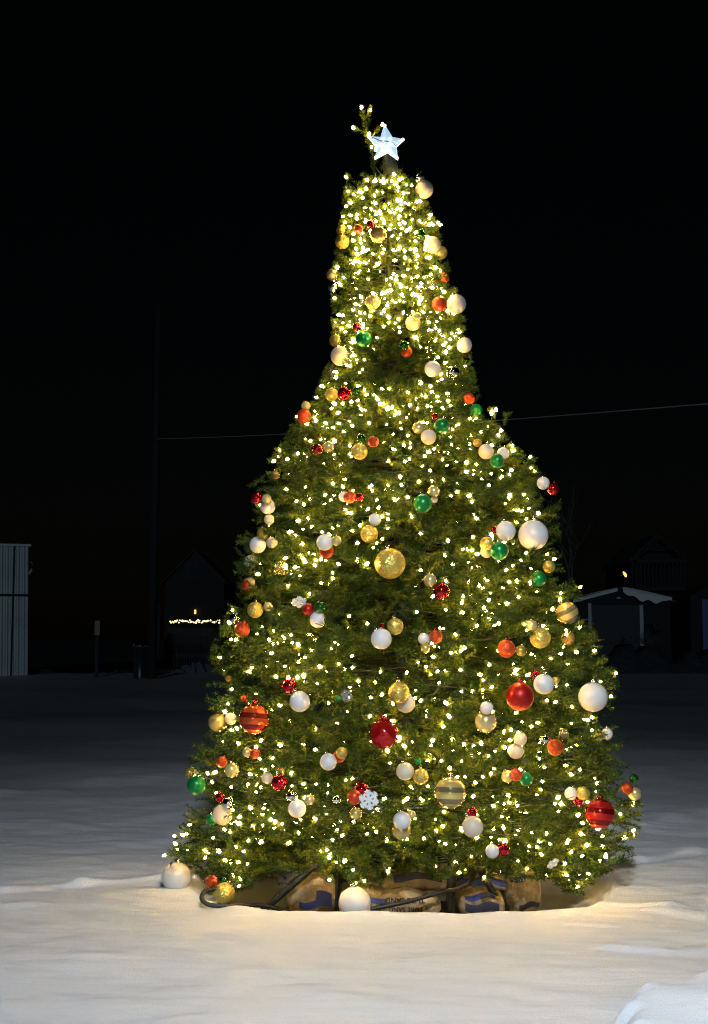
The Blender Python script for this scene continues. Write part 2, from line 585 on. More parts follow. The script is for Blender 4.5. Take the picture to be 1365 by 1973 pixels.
# front ones of a cluster first; those listed later sit behind
ORN = [
 (818, 365, 18, 'W', 'cream pearl bauble standing out highest on the tree, under a small silver one'),
 (811, 342, 10, 'S', 'small silver bauble on top of the highest cream bauble'),
 (729, 452, 17, 'M', 'shiny gold bauble below a tiny dark red one near the treetop'),
 (714, 432, 8, 'R', 'tiny dark red bauble above the shiny gold one near the treetop'),
 (691, 441, 9, 'O', 'small orange bauble half hidden beside the tiny dark red one near the treetop'),
 (660, 466, 14, 'G', 'gold glitter bauble at the outer edge near the treetop, lower of a pair'),
 (659, 444, 11, 'G', 'small gold glitter bauble above its bigger twin at the edge near the treetop'),
 (833, 472, 17, 'W', 'cream bauble overlapping a pale gold one below a small dark green bauble near the treetop'),
 (849, 487, 14, 'T', 'pale gold bauble tucked behind a cream one at the edge near the treetop'),
 (811, 451, 9, 'EM', 'small dark green glossy bauble above a cream one near the treetop'),
 (642, 551, 12, 'S', 'silver mirror bauble below a small champagne one on the edge of the narrow upper tree'),
 (640, 530, 11, 'P', 'small champagne bauble above a silver mirror one on the edge of the narrow upper tree'),
 (855, 536, 11, 'K', 'small copper red bauble alone on the edge, above the orange and pearl pair'),
 (847, 586, 15, 'O', 'orange red bauble beside a pearl one in the most densely lit part'),
 (880, 586, 19, 'W', 'cream pearl bauble beside the orange red one in the most densely lit part'),
 (719, 582, 15, 'T', 'pale gold see-through bauble alone among the densest lights of the upper tree'),
 (803, 610, 9, 'P', 'small champagne bauble in front of a yellowish cream one in the upper tree'),
 (796, 623, 15, 'C', 'yellowish cream bauble behind a small champagne one in the upper tree'),
 (701, 653, 16, 'E', 'matte green bauble under a tiny red mirror one in the upper tree'),
 (688, 630, 9, 'R', 'tiny red mirror bauble on top of the matte green one in the upper tree'),
 (656, 686, 19, 'C', 'frosted cream bauble on the edge, just below a small olive gold one'),
 (646, 656, 12, 'L', 'small olive gold bauble just above the frosted cream one on the edge'),
 (895, 665, 15, 'W', 'cream bauble alone on the edge, some way below the orange and pearl pair'),
 (779, 666, 10, 'EM', 'small dark green glossy bauble covering part of an orange one in the unlit upper patch'),
 (784, 678, 11, 'O', 'orange bauble half hidden behind a small dark green one in the unlit upper patch'),
 (834, 711, 16, 'W', 'white bauble beside a silver mirror one, below the unlit upper patch'),
 (873, 718, 13, 'S', 'silver mirror bauble beside a white one, below the unlit upper patch'),
 (664, 759, 14, 'R', 'red mirror bauble beside a tiny green one where the tree begins to widen'),
 (639, 760, 13, 'G', 'gold glitter bauble beside the red mirror one where the tree begins to widen'),
 (687, 753, 7, 'EM', 'tiny green bauble beside the red mirror one where the tree begins to widen'),
 (904, 768, 11, 'O', 'small orange bauble just above a matte green one on the right shoulder edge'),
 (918, 790, 12, 'E', 'matte green bauble just below a small orange one on the right shoulder edge'),
 (586, 802, 14, 'O', 'orange red bauble on the left shoulder edge, under a tiny gold one'),
 (590, 782, 9, 'T', 'tiny pale gold bauble above the orange red one on the left shoulder edge'),
 (852, 820, 15, 'E', 'green bauble above a champagne and frosted cream pair on the right shoulder'),
 (838, 802, 6, 'R', 'tiny red bauble peeping out above the green one on the right shoulder'),
 (807, 825, 12, 'P', 'champagne bauble touching the frosted cream one under the green one on the shoulder'),
 (826, 842, 15, 'C', 'frosted cream bauble touching a champagne one under the green one on the shoulder'),
 (611, 866, 11, 'R', 'small red mirror bauble touching a champagne one on the left shoulder'),
 (634, 861, 11, 'P', 'small champagne bauble touching a red mirror one on the left shoulder'),
 (697, 845, 9, 'EM', 'small dark green bauble above a gold one and beside an orange glitter one'),
 (720, 851, 11, 'K', 'orange glitter bauble beside the small dark green one above a gold one'),
 (693, 870, 16, 'G', 'gold glitter bauble under a small dark green one and an orange glitter one'),
 (970, 874, 12, 'W', 'small cream bauble resting over a green one near the right edge, shoulder height'),
 (937, 870, 15, 'C', 'cream gold bauble beside a green one near the right edge, shoulder height'),
 (958, 888, 14, 'E', 'green bauble below two cream ones near the right edge, shoulder height'),
 (920, 853, 8, 'Q', 'tiny orange gold bauble above the cream gold one near the right shoulder edge'),
 (494, 960, 11, 'R', 'red mirror bauble at the left edge beside a clear gold and a white one'),
 (514, 962, 10, 'T', 'clear gold bauble over a white one beside the red mirror one at the left edge'),
 (516, 976, 15, 'W', 'white bauble below a clear gold one beside the red mirror one at the left edge'),
 (519, 1001, 10, 'C', 'small peach cream bauble below the white and clear gold ones at the left edge'),
 (531, 915, 9, 'L', 'tiny dull gold bauble nestled in needles above the red mirror one at the left edge'),
 (507, 1028, 12, 'L', 'dull olive gold bauble above two cream ones at the left edge'),
 (497, 1050, 16, 'W', 'white bauble under the dull olive one at the left edge, bigger of two'),
 (524, 1045, 11, 'C', 'smaller cream bauble beside a white one under the dull olive one at the left edge'),
 (674, 958, 12, 'K', 'copper red glitter bauble between a white one and a small red mirror one'),
 (692, 958, 9, 'R', 'small red mirror bauble touching a copper red glitter one'),
 (663, 957, 10, 'W', 'white bauble mostly hidden behind a copper red glitter one'),
 (723, 1001, 12, 'W', 'small white bauble on top of a gold glitter one above the huge gold glitter bauble'),
 (712, 1029, 17, 'G', 'gold glitter bauble under a small white one, above the huge gold glitter bauble'),
 (626, 1045, 16, 'W', 'white bauble covering most of an orange one, left of the huge gold glitter bauble'),
 (649, 1042, 10, 'T', 'clear gold bauble beside the white one that covers an orange one'),
 (629, 1062, 14, 'O', 'orange bauble mostly covered by a white one'),
 (815, 970, 18, 'E', 'big matte green bauble in front of a small beige one, centre of the tree'),
 (836, 947, 12, 'P', 'beige champagne bauble above the big matte green one, centre of the tree'),
 (837, 963, 7, 'C', 'tiny cream bauble wedged behind the big matte green one at the tree centre'),
 (1047, 931, 12.5, 'W', 'small white bauble beside a red mirror one on the branch jutting out at the right'),
 (1066, 942, 12, 'R', 'red mirror bauble beside a small white one on the branch jutting out at the right'),
 (975, 1023, 19, 'W', 'white bauble just beside the huge pearl one at the right edge'),
 (955, 1022, 8, 'R', 'tiny red bauble half hidden behind the white one next to the huge pearl one'),
 (1028, 1031, 29, 'W', 'huge white pearl bauble at the right edge, halfway up the tree'),
 (962, 1061, 18, 'E', 'dark green bauble below the white one that is next to the huge pearl one'),
 (938, 1047, 13, 'G', 'gold bauble partly behind the dark green one, under the white one'),
 (938, 1063, 12, 'C', 'cream bauble behind the dark green one, under a gold one'),
 (1058, 1092, 12, 'G', 'small gold bauble under the huge pearl one, just above a bright green one'),
 (1038, 1115, 15, 'E', 'bright green bauble below a small gold one at the right edge'),
 (485, 1083, 14, 'C', 'frosted cream bauble at the left edge above a cream and red pair'),
 (481, 1123, 11, 'C', 'cream bauble in front of a red one at the left edge'),
 (475, 1128, 9, 'RM', 'small red bauble peeping out behind a cream one at the left edge'),
 (492, 1175, 15.5, 'G', 'gold glitter bauble at the left edge above the red orange glitter one'),
 (517, 1169, 9, 'T', 'tiny clear gold bauble beside the gold glitter one at the left edge'),
 (452, 1192, 10, 'S', 'small silver bauble above the red orange glitter one at the left edge'),
 (467, 1213, 15, 'K', 'red orange glitter bauble at the left edge below a small silver one'),
 (594, 1174, 11, 'RM', 'small red bauble beside a dark green one, above a cream one'),
 (617, 1170, 11, 'EM', 'small dark green bauble beside a red one, above a cream one'),
 (613, 1194, 16, 'W', 'cream white bauble under a small red and a small dark green one'),
 (752, 1086, 29.5, 'G', 'huge gold glitter bauble in the middle of the tree'),
 (735, 1231, 20, 'W', 'white bauble beside a gold glitter one in the dark unlit middle'),
 (762, 1207, 16, 'G', 'gold glitter bauble beside a white one in the dark unlit middle'),
 (737, 1205, 5, 'R', 'tiny red bead of a bauble on top of the white one in the unlit middle'),
 (829, 1118, 13, 'P', 'champagne bauble touching a red mirror one, lower right of the huge gold glitter bauble'),
 (851, 1139, 16, 'R', 'red mirror bauble touching a champagne one, lower right of the huge gold glitter bauble'),
 (1093, 1181, 22, 'GB', 'gold bauble with dark bands on the right edge'),
 (1095, 1230, 13, 'Q', 'orange gold bauble on the right edge under the dark banded gold one'),
 (1024, 1205, 11.5, 'P', 'small champagne bauble on top of a larger gold glitter one, near the banded gold one'),
 (1041, 1229, 20, 'G', 'large gold glitter bauble under a small champagne one, near the banded gold one'),
 (840, 1227, 13, 'K', 'orange glitter bauble beside a small white and silver pair in the lower middle'),
 (817, 1231, 11, 'W', 'small white bauble beside an orange glitter one in the lower middle'),
 (820, 1249, 10, 'M', 'small gold mirror bauble under a small white one in the lower middle'),
 (976, 1250, 17, 'K', 'orange red glitter bauble behind bright bulbs, above the huge matte red one'),
 (1004, 1254, 11, 'L', 'dull olive bauble beside the orange red glitter one, above the huge matte red one'),
 (1002, 1342, 27, 'RM', 'huge matte red bauble beside a white one in the lower right of the tree'),
 (1048, 1318, 19.5, 'W', 'white bauble just beside the huge matte red one'),
 (1032, 1304, 11, 'R', 'small red mirror bauble behind the white one next to the huge matte red one'),
 (1071, 1311, 7, 'G', 'tiny gold bauble touching the white one next to the huge matte red one'),
 (1143, 1343, 28, 'W', 'huge cream pearl bauble at the right edge of the lower tree'),
 (558, 1322, 14, 'R', 'red mirror bauble touching the top of a white one, above the copper banded one'),
 (578, 1352, 19.5, 'W', 'white bauble under a red mirror one, right of the copper banded one'),
 (440, 1307, 6, 'Q', 'tiny gold bauble at the left edge above the copper banded one'),
 (652, 1347, 6, 'E', 'tiny green bauble beside the small silver snowflake'),
 (769, 1334, 20, 'G', 'gold glitter bauble overlapping a cream gold one in the lower middle'),
 (782, 1355, 18, 'C', 'cream gold bauble half behind a gold glitter one in the lower middle'),
 (938, 1364, 12.5, 'W', 'small white bauble on top of a champagne one, left of the huge matte red one'),
 (936, 1391, 21, 'P', 'champagne bauble under a small white one, left of the huge matte red one'),
 (490, 1385, 29, 'KB', 'huge copper red bauble with dark glossy bands near the left edge'),
 (471, 1346, 7, 'K', 'tiny copper bauble right above the huge copper banded one'),
 (420, 1391, 18.5, 'M', 'gold mirror bauble at the left edge beside a small cream one'),
 (445, 1385, 11.5, 'C', 'small cream bauble between the gold mirror one and the huge copper banded one'),
 (740, 1414, 28, 'RS', 'huge glossy red bauble with dimpled facets in the lower middle'),
 (1003, 1424, 12.5, 'C', 'cream bauble on top of another cream one below the huge matte red one'),
 (994, 1447, 15, 'C', 'lower and bigger of two stacked cream baubles below the huge matte red one'),
 (1070, 1440, 15.5, 'K', 'copper orange glitter bauble beneath gold fringe at the lower right'),
 (1049, 1425, 9, 'S', 'tiny silver mirror bauble beside the copper orange glitter one with gold fringe'),
 (1152, 1418, 12, 'G', 'gold glitter bauble before a white one at the right edge below the huge pearl'),
 (1170, 1414, 11, 'W', 'white bauble behind a gold glitter one at the right edge below the huge pearl'),
 (428, 1468, 11, 'K', 'copper red bauble with a bulb in front, above the lower left green one'),
 (447, 1484, 14, 'T', 'clear gold bauble beside a copper red one at the lower left'),
 (492, 1452, 10, 'K', 'dim copper bauble beside a small gold one under the huge copper banded one'),
 (476, 1450, 9, 'P', 'small gold bauble beside a dim copper one under the huge copper banded one'),
 (379, 1513, 18, 'E', 'matte green bauble sticking out at the lower left edge under an olive gold one'),
 (366, 1489, 10, 'L', 'small olive gold bauble over the matte green one sticking out at the lower left'),
 (538, 1508, 15, 'R', 'red mirror bauble overlapping a cream one in the lower left'),
 (515, 1499, 11, 'C', 'cream bauble partly behind a red mirror one in the lower left'),
 (542, 1487, 8, 'M', 'tiny gold mirror bauble on top of the red mirror one in the lower left'),
 (440, 1548, 12, 'S', 'silver mirror bauble over a cream one near the lower left edge'),
 (424, 1536, 9, 'R', 'small red mirror bauble beside a silver one near the lower left edge'),
 (429, 1570, 19, 'C', 'cream bauble under a silver mirror one near the lower left edge'),
 (408, 1579, 11, 'E', 'dark green bauble peeping out behind a cream one near the lower left edge'),
 (573, 1558, 17, 'W', 'white bauble under a small silver and a small champagne one, lower left'),
 (562, 1534, 11, 'S', 'small silver bauble above a white one and beside a champagne one, lower left'),
 (597, 1541, 10, 'P', 'small champagne bauble touching a white one, beside a silver one, lower left'),
 (633, 1468, 16, 'W', 'white bauble beside a copper red one, left of the huge dimpled red one'),
 (654, 1457, 12, 'K', 'copper red bauble touching a white one, left of the huge dimpled red one'),
 (659, 1451, 11, 'G', 'gold bauble mostly hidden behind a copper red one'),
 (683, 1536, 14, 'O', 'orange red bauble below a red mirror one, beside the white snowflake'),
 (697, 1523, 15, 'R', 'red mirror bauble above the white snowflake and an orange red one'),
 (686, 1568, 12, 'M', 'gold mirror bauble below the orange red one beside the white snowflake'),
 (649, 1541, 8, 'S', 'tiny silver bauble left of the orange red one by the white snowflake'),
 (781, 1486, 17, 'C', 'cream bauble beside a frosted gold one, above a white one, lower middle'),
 (811, 1496, 15, 'G', 'frosted gold bauble beside a cream one, left of the gold banded bauble'),
 (805, 1467, 6, 'E', 'tiny green bauble above the frosted gold one, lower middle'),
 (868, 1527, 30, 'GB', 'huge gold bauble with dark mirror bands near the bottom centre'),
 (775, 1581, 17, 'W', 'white bauble overlapping a gold one, left of the huge gold banded one'),
 (774, 1600, 18, 'P', 'gold bauble under the white one, left of the huge gold banded one'),
 (793, 1570, 9, 'T', 'small clear gold bauble behind the white one, left of the huge gold banded one'),
 (911, 1593, 20, 'C', 'cream bauble under a small red glitter one, right of the huge gold banded one'),
 (910, 1566, 10, 'R', 'small red bauble on top of a cream one, right of the huge gold banded one'),
 (949, 1640, 13, 'W', 'white bauble touching a red mirror one near the bottom edge of needles'),
 (971, 1637, 12, 'R', 'red mirror bauble touching a white one near the bottom edge of needles'),
 (995, 1493, 12, 'K', 'copper red bauble between a champagne one and a green one'),
 (978, 1496, 12, 'P', 'champagne bauble at the end of a row with copper red and green ones'),
 (1014, 1501, 13, 'E', 'green bauble at the end of a row with copper red and champagne ones'),
 (1100, 1529, 12, 'W', 'small cream bauble beside a gold glitter one above the huge red banded one'),
 (1124, 1528, 13, 'G', 'gold glitter bauble beside a small cream one above the huge red banded one'),
 (1115, 1544, 9, 'R', 'small red bauble under a cream and a gold one beside the huge red banded one'),
 (1156, 1568, 28, 'RB', 'huge red bauble with a dark band near the lower right edge'),
 (1209, 1519, 11, 'K', 'small red glitter bauble on the lower right tip beside a silver and gold one'),
 (1223, 1529, 13, 'P', 'silvery champagne bauble at the outermost lower right tip'),
 (1222, 1501, 9, 'EM', 'tiny glossy green bauble above the red glitter one on the lower right tip'),
 (433, 1721, 20, 'G', 'gold glitter bauble hanging low in front of the black cable loop'),
 (408, 1699, 12, 'K', 'red bauble hanging low above the gold glitter one and the black cable loop'),
 (429, 1697, 7, 'EM', 'tiny green bauble between the red and gold ones above the cable loop'),
]
GROUND_BALLS = [
 (684, 1741, 31, 7.66, 'white_pearl', 'large white bauble sunk behind the snow rim under the front of the tree'),
 (340, 1690, 27.5, 7.98, 'white_pearl', 'large white bauble resting in the snow under the lowest left branch'),
]
BALLS = []   # (center, radius)


def uv_ball(name, rad, seg=28, rings=18):
    bm = bmesh.new()
    bmesh.ops.create_uvsphere(bm, u_segments=seg, v_segments=rings, radius=rad)
    me = bpy.data.meshes.new(name)
    bm.to_mesh(me); bm.free()
    me.polygons.foreach_set('use_smooth', [True] * len(me.polygons))
    return me


def cap_mesh(rad):
    bm = bmesh.new()
    cr, ch = rad * 0.17, rad * 0.20
    nseg = 18
    rings = []
    for (rr, zz) in ((cr * 1.1, -0.10 * rad), (cr * 1.06, 0.3 * ch), (cr, ch), (cr * 0.55, ch * 1.12), (0.001, ch * 1.14)):
        rings.append([bm.verts.new((rr * (1 + (0.07 if k % 2 else -0.05) * (zz < ch)) * math.cos(k * 2 * math.pi / nseg),
                                    rr * (1 + (0.07 if k % 2 else -0.05) * (zz < ch)) * math.sin(k * 2 * math.pi / nseg), zz)) for k in range(nseg)])
    for i in range(len(rings) - 1):
        for k in range(nseg):
            bm.faces.new((rings[i][k], rings[i][(k + 1) % nseg], rings[i + 1][(k + 1) % nseg], rings[i + 1][k]))
    lp = [(cr * 0.55 * math.cos(a), 0, ch * 1.1 + cr * 0.5 + cr * 0.55 * math.sin(a)) for a in np.linspace(-1.2, 4.3, 12)]
    tube(bm, lp, cr * 0.09, 5)
    me = bpy.data.meshes.new('cap')
    bm.to_mesh(me); bm.free()
    me.polygons.foreach_set('use_smooth', [True] * len(me.polygons))
    return me


rng = random.Random(5)


def make_ball(p, rad, mname, label, tilt=0.35, with_cap=True, cap_m=None):
    o = new_obj('bauble', uv_ball('bauble', rad), mname, None, p)
    o.rotation_euler = (rng.uniform(-tilt, tilt), rng.uniform(-tilt, tilt), rng.uniform(0, 6.28))
    tag(o, label, 'bauble', 'baubles on the Christmas tree')
    if with_cap:
        cm = cap_m or ('cap_silver' if mname in ('white_pearl', 'silver_mirror', 'green_matte', 'green_mirror') else
                       'cap_red' if mname.startswith(('red', 'copper', 'orange_m')) else 'cap_gold')
        k = new_obj('cap', cap_mesh(rad), cm, o, (0, 0, rad * 0.985))
    BALLS.append((Vector(p), rad))
    return o


for (px, py, rp, st, lab) in ORN:
    k = 0.99 if rp > 18 else 0.965
    p = surf_hit(px, py, k)
    d = ray(px, py).normalized()
    p = p - d * 0.015
    rad = rp * p.y / FPX
    for it in range(60):
        bad = False
        for (q, qr) in BALLS:
            if (p - q).length < (rad + qr) * 0.985:
                bad = True
                break
        if not bad: break
        p = p + d * 0.008
        rad = rp * p.y / FPX
    big = rp > 24
    make_ball(p, rad, STY[st], lab, 0.12 if big else 0.5, rp >= 8)
for (px, py, rp, Y, mname, lab) in GROUND_BALLS:
    if py < 1720:      # the one out in the open rests on the snow
        for k in range(200):
            Y = 7.4 + k * 0.005
            q = at(px, py, Y)
            if q.z - rp * Y / FPX + 0.045 <= float(snow_h(np.array([q.x]), np.array([q.y]))[0]): break
    make_ball(at(px, py, Y), rp * Y / FPX, mname, lab, 0.1)


def flake_mesh(rad, arms=6, seed=0):
    bm = bmesh.new()
    th = rad * 0.09
    for k in range(arms):
        a = k * 2 * math.pi / arms
        def bar(p0, p1, wd):
            d = Vector((p1[0] - p0[0], 0, p1[1] - p0[1])); L = d.length; d.normalize()
            nn = Vector((-d.z, 0, d.x)) * wd
            c0 = Vector((p0[0], 0, p0[1])); c1 = Vector((p1[0], 0, p1[1]))
            vs = []
            for yy in (-th, th):
                for q in (c0 - nn, c0 + nn, c1 + nn * 0.7, c1 - nn * 0.7):
                    vs.append(bm.verts.new(q + Vector((0, yy * rng.uniform(0.9, 1.1), 0))))
            for f in ((0, 1, 2, 3), (7, 6, 5, 4), (0, 4, 5, 1), (1, 5, 6, 2), (2, 6, 7, 3), (3, 7, 4, 0)):
                bm.faces.new([vs[i] for i in f])
        ca, sa = math.cos(a), math.sin(a)
        bar((0, 0), (rad * ca, rad * sa), rad * 0.13)
        for f_, bl in ((0.45, 0.42), (0.72, 0.30)):
            for s_ in (-1, 1):
                b2 = a + s_ * 1.0
                bar((rad * f_ * ca, rad * f_ * sa), (rad * f_ * ca + rad * bl * math.cos(b2), rad * f_ * sa + rad * bl * math.sin(b2)), rad * 0.10)
    me = bpy.data.meshes.new('snowflake')
    bmesh.ops.recalc_face_normals(bm, faces=bm.faces)
    bm.to_mesh(me); bm.free()
    return me


for (px, py, rp, mm, rot, lab) in [
    (711, 1541, 20, 'flake_white', (0.2, 0.3, 0.35), 'white glitter snowflake below a red mirror bauble in the lower middle'),
    (669, 1340, 12, 'flake_silver', (0.1, 0.2, -0.3), 'small silver snowflake beside a tiny green bauble'),
    (577, 1160, 15, 'flake_white', (0.9, 0.3, 0.5), 'white snowflake half buried in needles above a small red and green pair'),
    (1066, 1664, 13, 'flake_white', (0.7, 0.3, 0.9), 'white snowflake tilted among the lowest needles near the right end of the pit'),
]:
    p = surf_hit(px, py, 1.0) - ray(px, py).normalized() * 0.03
    o = new_obj('snowflake', flake_mesh(rp * p.y / FPX), mm, None, p)
    o.rotation_euler = rot
    tag(o, lab, 'snowflake', 'snowflake ornaments on the tree')
    BALLS.append((p, rp * p.y / FPX))

for (px, py, wpx, hpx, lab) in [
    (539, 1094, 20, 26, 'gold foil fringe hanging among needles right of the left edge cream baubles'),
    (1086, 1415, 20, 22, 'gold foil fringe hanging behind the copper orange glitter bauble'),
]:
    p = surf_hit(px, py, 0.99)
    s_ = p.y / FPX
    bm = bmesh.new()
    for k in range(11):
        xx = (k / 10 - 0.5) * wpx * s_
        zz = -hpx * s_ * rng.uniform(0.8, 1.0)
        pts = [(xx * 0.7, rng.uniform(-.004, .004), hpx * s_ * 0.45), (xx * 0.9, rng.uniform(-.01, .006), 0), (xx * 1.1, rng.uniform(-.012, .01), zz * 0.55)]
        tube(bm, pts, 0.0022, 4)
    tube(bm, [(-wpx * s_ * 0.38, 0, hpx * s_ * 0.45), (wpx * s_ * 0.38, 0, hpx * s_ * 0.45)], 0.005, 6)
    o = from_bm('tassel', bm, 'gold_fringe', None, p)
    tag(o, lab, 'tassel', 'gold fringe ornaments on the tree')
    BALLS.append((p, 0.03))

# ------------------------------------------------------------------ the tree itself
tree_base = Vector((AX0, TREE_Y, -0.385))
tree = empty('christmas_tree', tree_base, 'tall artificial Christmas tree hung with baubles and warm lights in a snow pit', 'christmas tree')


def P(v): return Vector(v) - tree_base


R_ = np.random.RandomState(11)
tips = []      # (start(3), dir(3), length)
brs = []       # branch polylines


def outward_clear(p, reach=0.12):
    """False where a needle tip would stand inside or right in front of a bauble"""
    for (q, qr) in BALLS:
        v = Vector((p[0] - q.x, p[1] - q.y, p[2] - q.z))
        L = v.length
        if L < qr + 0.030: return False
        if L < reach + qr:
            o = Vector((q.x - Cz(q.z), q.y - TREE_Y, 0.0))
            if o.length < 1e-4: continue
            o.normalize()
            o = (o + (Vector((0, 0, EYE)) - q).normalized()).normalized()
            t_ = v.dot(o)
            if t_ > 0 and (v - o * t_).length < qr * 1.02 + 0.022: return False
    return True


z = Z_LO + 0.02
tier = 0
while z < Z_HI - 0.02:
    Rr = Rz(z)
    nb = max(11, int(2 * math.pi * Rr / 0.205))
    off = R_.uniform(0, 6.28)
    for k in range(nb):
        phi = off + (k + R_.uniform(-0.32, 0.32)) * 2 * math.pi / nb
        zz = z + R_.uniform(-0.07, 0.07)
        Rl = Rz(zz) * R_.choice([R_.uniform(0.78, 0.95), R_.uniform(0.92, 1.06)]) * (1 + 0.045 * math.sin(3.1 * phi + 5.2 * zz) + 0.035 * math.sin(7 * phi - 9 * zz))
        if R_.rand() < 0.05: Rl += 0.07
        o = np.array([math.cos(phi), math.sin(phi) * (kd(zz) if math.sin(phi) < 0 else 1.0), 0.0])
        tn = np.array([-o[1], o[0], 0.0])
        cxz = Cz(zz)
        rise = R_.uniform(-0.02, 0.22) * Rl if zz > 0.6 else R_.uniform(0.0, 0.10) * Rl
        base = np.array([Cz(zz) + o[0] * 0.03, TREE_Y + o[1] * 0.03, zz - rise])
        end = np.array([cxz + o[0] * Rl, TREE_Y + o[1] * Rl, zz])
        sag = 0.04 * Rl
        pts = []
        for s_ in (0, 0.35, 0.7, 1.0):
            q = base + (end - base) * s_
            q[2] -= sag * math.sin(s_ * math.pi)
            pts.append(q)
        back = o[1] > 0.35
        brs.append(pts)
        Lm = min(0.19, 0.11 + 0.09 * Rl)
        ntip = 24 if not back else 9
        if Rl < 0.45: ntip = 30 if not back else 8
        for j in range(ntip):
            s_ = R_.uniform(0.12, 1.0) ** 0.55
            if j == 0: s_ = 1.0
            q = base + (end - base) * s_
            q[2] -= sag * math.sin(s_ * math.pi)
            fan = R_.uniform(-1.0, 1.0)
            if j == 0: fan = R_.uniform(-.25, .25)
            dv = o * R_.uniform(0.55, 1.0) + tn * fan + np.array([0, 0, R_.uniform(-0.42, 0.62)])
            dv /= np.linalg.norm(dv)
            L = Lm * R_.uniform(0.7, 1.1)
            # keep the outline: no tip past the profile by more than a little
            e_ = q + dv * L
            rr_ = qn(e_) * Rz(e_[2])
            lim = Rz(e_[2]) * 1.05 + 0.02
            if rr_ > lim:
                q = q - o * (rr_ - lim)
            tips.append((q, dv, L))
    z += 0.150 if z < 2.7 else 0.088
    tier += 1

# single tips drawn out beyond the outline, as in the picture
EXTRA = [((1005, 905), (1032, 884)), ((1030, 915), (1062, 905)), ((1040, 925), (1066, 912)), ((450, 1305), (420, 1272)), ((440, 1300), (432, 1262)),
         ((1105, 1270), (1125, 1250)), ((1140, 1310), (1172, 1296)), ((395, 1470), (380, 1446)), ((385, 1480), (362, 1462)), ((1200, 1530), (1206, 1490)),
         ((1205, 1540), (1232, 1500)), ((1180, 1620), (1230, 1605)), ((1175, 1630), (1218, 1642)), ((1150, 1600), (1234, 1580)), ((370, 1640), (322, 1650)),
         ((390, 1645), (340, 1628)), ((400, 1660), (355, 1655)), ((420, 1650), (395, 1700)), ((440, 1660), (452, 1700)), ((460, 1650), (470, 1702)), ((520, 900), (495, 950)),
         ((560, 830), (541, 815)), ((970, 820), (982, 795)), ((955, 810), (945, 788)), ((680, 345), (668, 340)), ((660, 410), (655, 425)), ((830, 440), (848, 432)),
         ((690, 1660), (700, 1712)), ((675, 1655), (668, 1700)), ((720, 1660), (716, 1708)), ((740, 1650), (752, 1690)), ((1090, 1650), (1110, 1712)), ((1070, 1650), (1080, 1700)),
         ((1110, 1650), (1135, 1690)), ((1120, 1640), (1150, 1672))]
for (a, b_) in EXTRA:
    A = surf_hit(a[0], a[1], 0.9)
    B = at(b_[0], b_[1], A.y - 0.02)
    d = B - A
    Ln = d.length
    tips.append((np.array(A), np.array(d.normalized()), Ln))
    for q in range(2):
        dd = (d.normalized() + Vector((R_.uniform(-.5, .5), R_.uniform(-.5, .5), R_.uniform(-.4, .4)))).normalized()
        tips.append((np.array(A + d * 0.3), np.array(dd), Ln * 0.7))
# the leader that leans up beside the star
LEAD = [((722, 335), (712, 262)), ((712, 285), (704, 250)), ((706, 255), (683, 247)), ((706, 262), (700, 225)), ((702, 232), (697, 204)), ((703, 232), (716, 206)),
        ((712, 270), (736, 242)), ((718, 295), (714, 275)), ((722, 318), (735, 285)), ((735, 330), (745, 300)), ((704, 250), (712, 228)), ((716, 290), (728, 262))]
for (a, b_) in LEAD:
    A = at(a[0], a[1], TREE_Y - 0.02 + R_.uniform(-.03, .03)); B = at(b_[0], b_[1], TREE_Y - 0.03 + R_.uniform(-.03, .03))
    d = B - A
    tips.append((np.array(A), np.array(d.normalized()), d.length))
brs.append([np.array(at(742, 345, TREE_Y)), np.array(at(722, 320, TREE_Y)), np.array(at(712, 262, TREE_Y)), np.array(at(703, 225, TREE_Y))])
N_EXTRA = (len(EXTRA) * 3 + len(LEAD))

# drop tips that would bury a bauble
keep = []


def low_edge(px):
    return float(np.interp(px, [300, 330, 400, 440, 480, 540, 640, 670, 705, 735, 780, 860, 1000, 1060, 1090, 1140, 1165, 1200, 1240],
                           [1662, 1668, 1690, 1705, 1700, 1672, 1678, 1700, 1712, 1692, 1676, 1688, 1680, 1690, 1710, 1712, 1672, 1655, 1640]))


for (q, dv, L) in tips:
    mid = q + dv * L * 0.5
    end = q + dv * L
    ok_ = True
    for e_ in (q, end):
        zc = (Vector(e_) - Vector((0, 0, EYE))).dot(_F)
        px_ = CX + e_[0] / zc * FPX
        py_ = CY - (Vector(e_) - Vector((0, 0, EYE))).dot(_U) / zc * FPX
        if py_ > low_edge(px_) + 8 + 10 * math.sin(px_ * 0.13) and e_[1] < TREE_Y + 0.3: ok_ = False
    if ok_ and qn(mid) > 0.70:          # hollows between the boughs
        hv = noise.noise(Vector((mid[0] * 6.5, mid[1] * 6.5, mid[2] * 9.0)))
        if hv > 0.15 + 0.8 * (1.0 - qn(mid)): ok_ = False
    if ok_ and outward_clear(mid) and outward_clear(end):
        keep.append((q, dv, L))
tips = keep

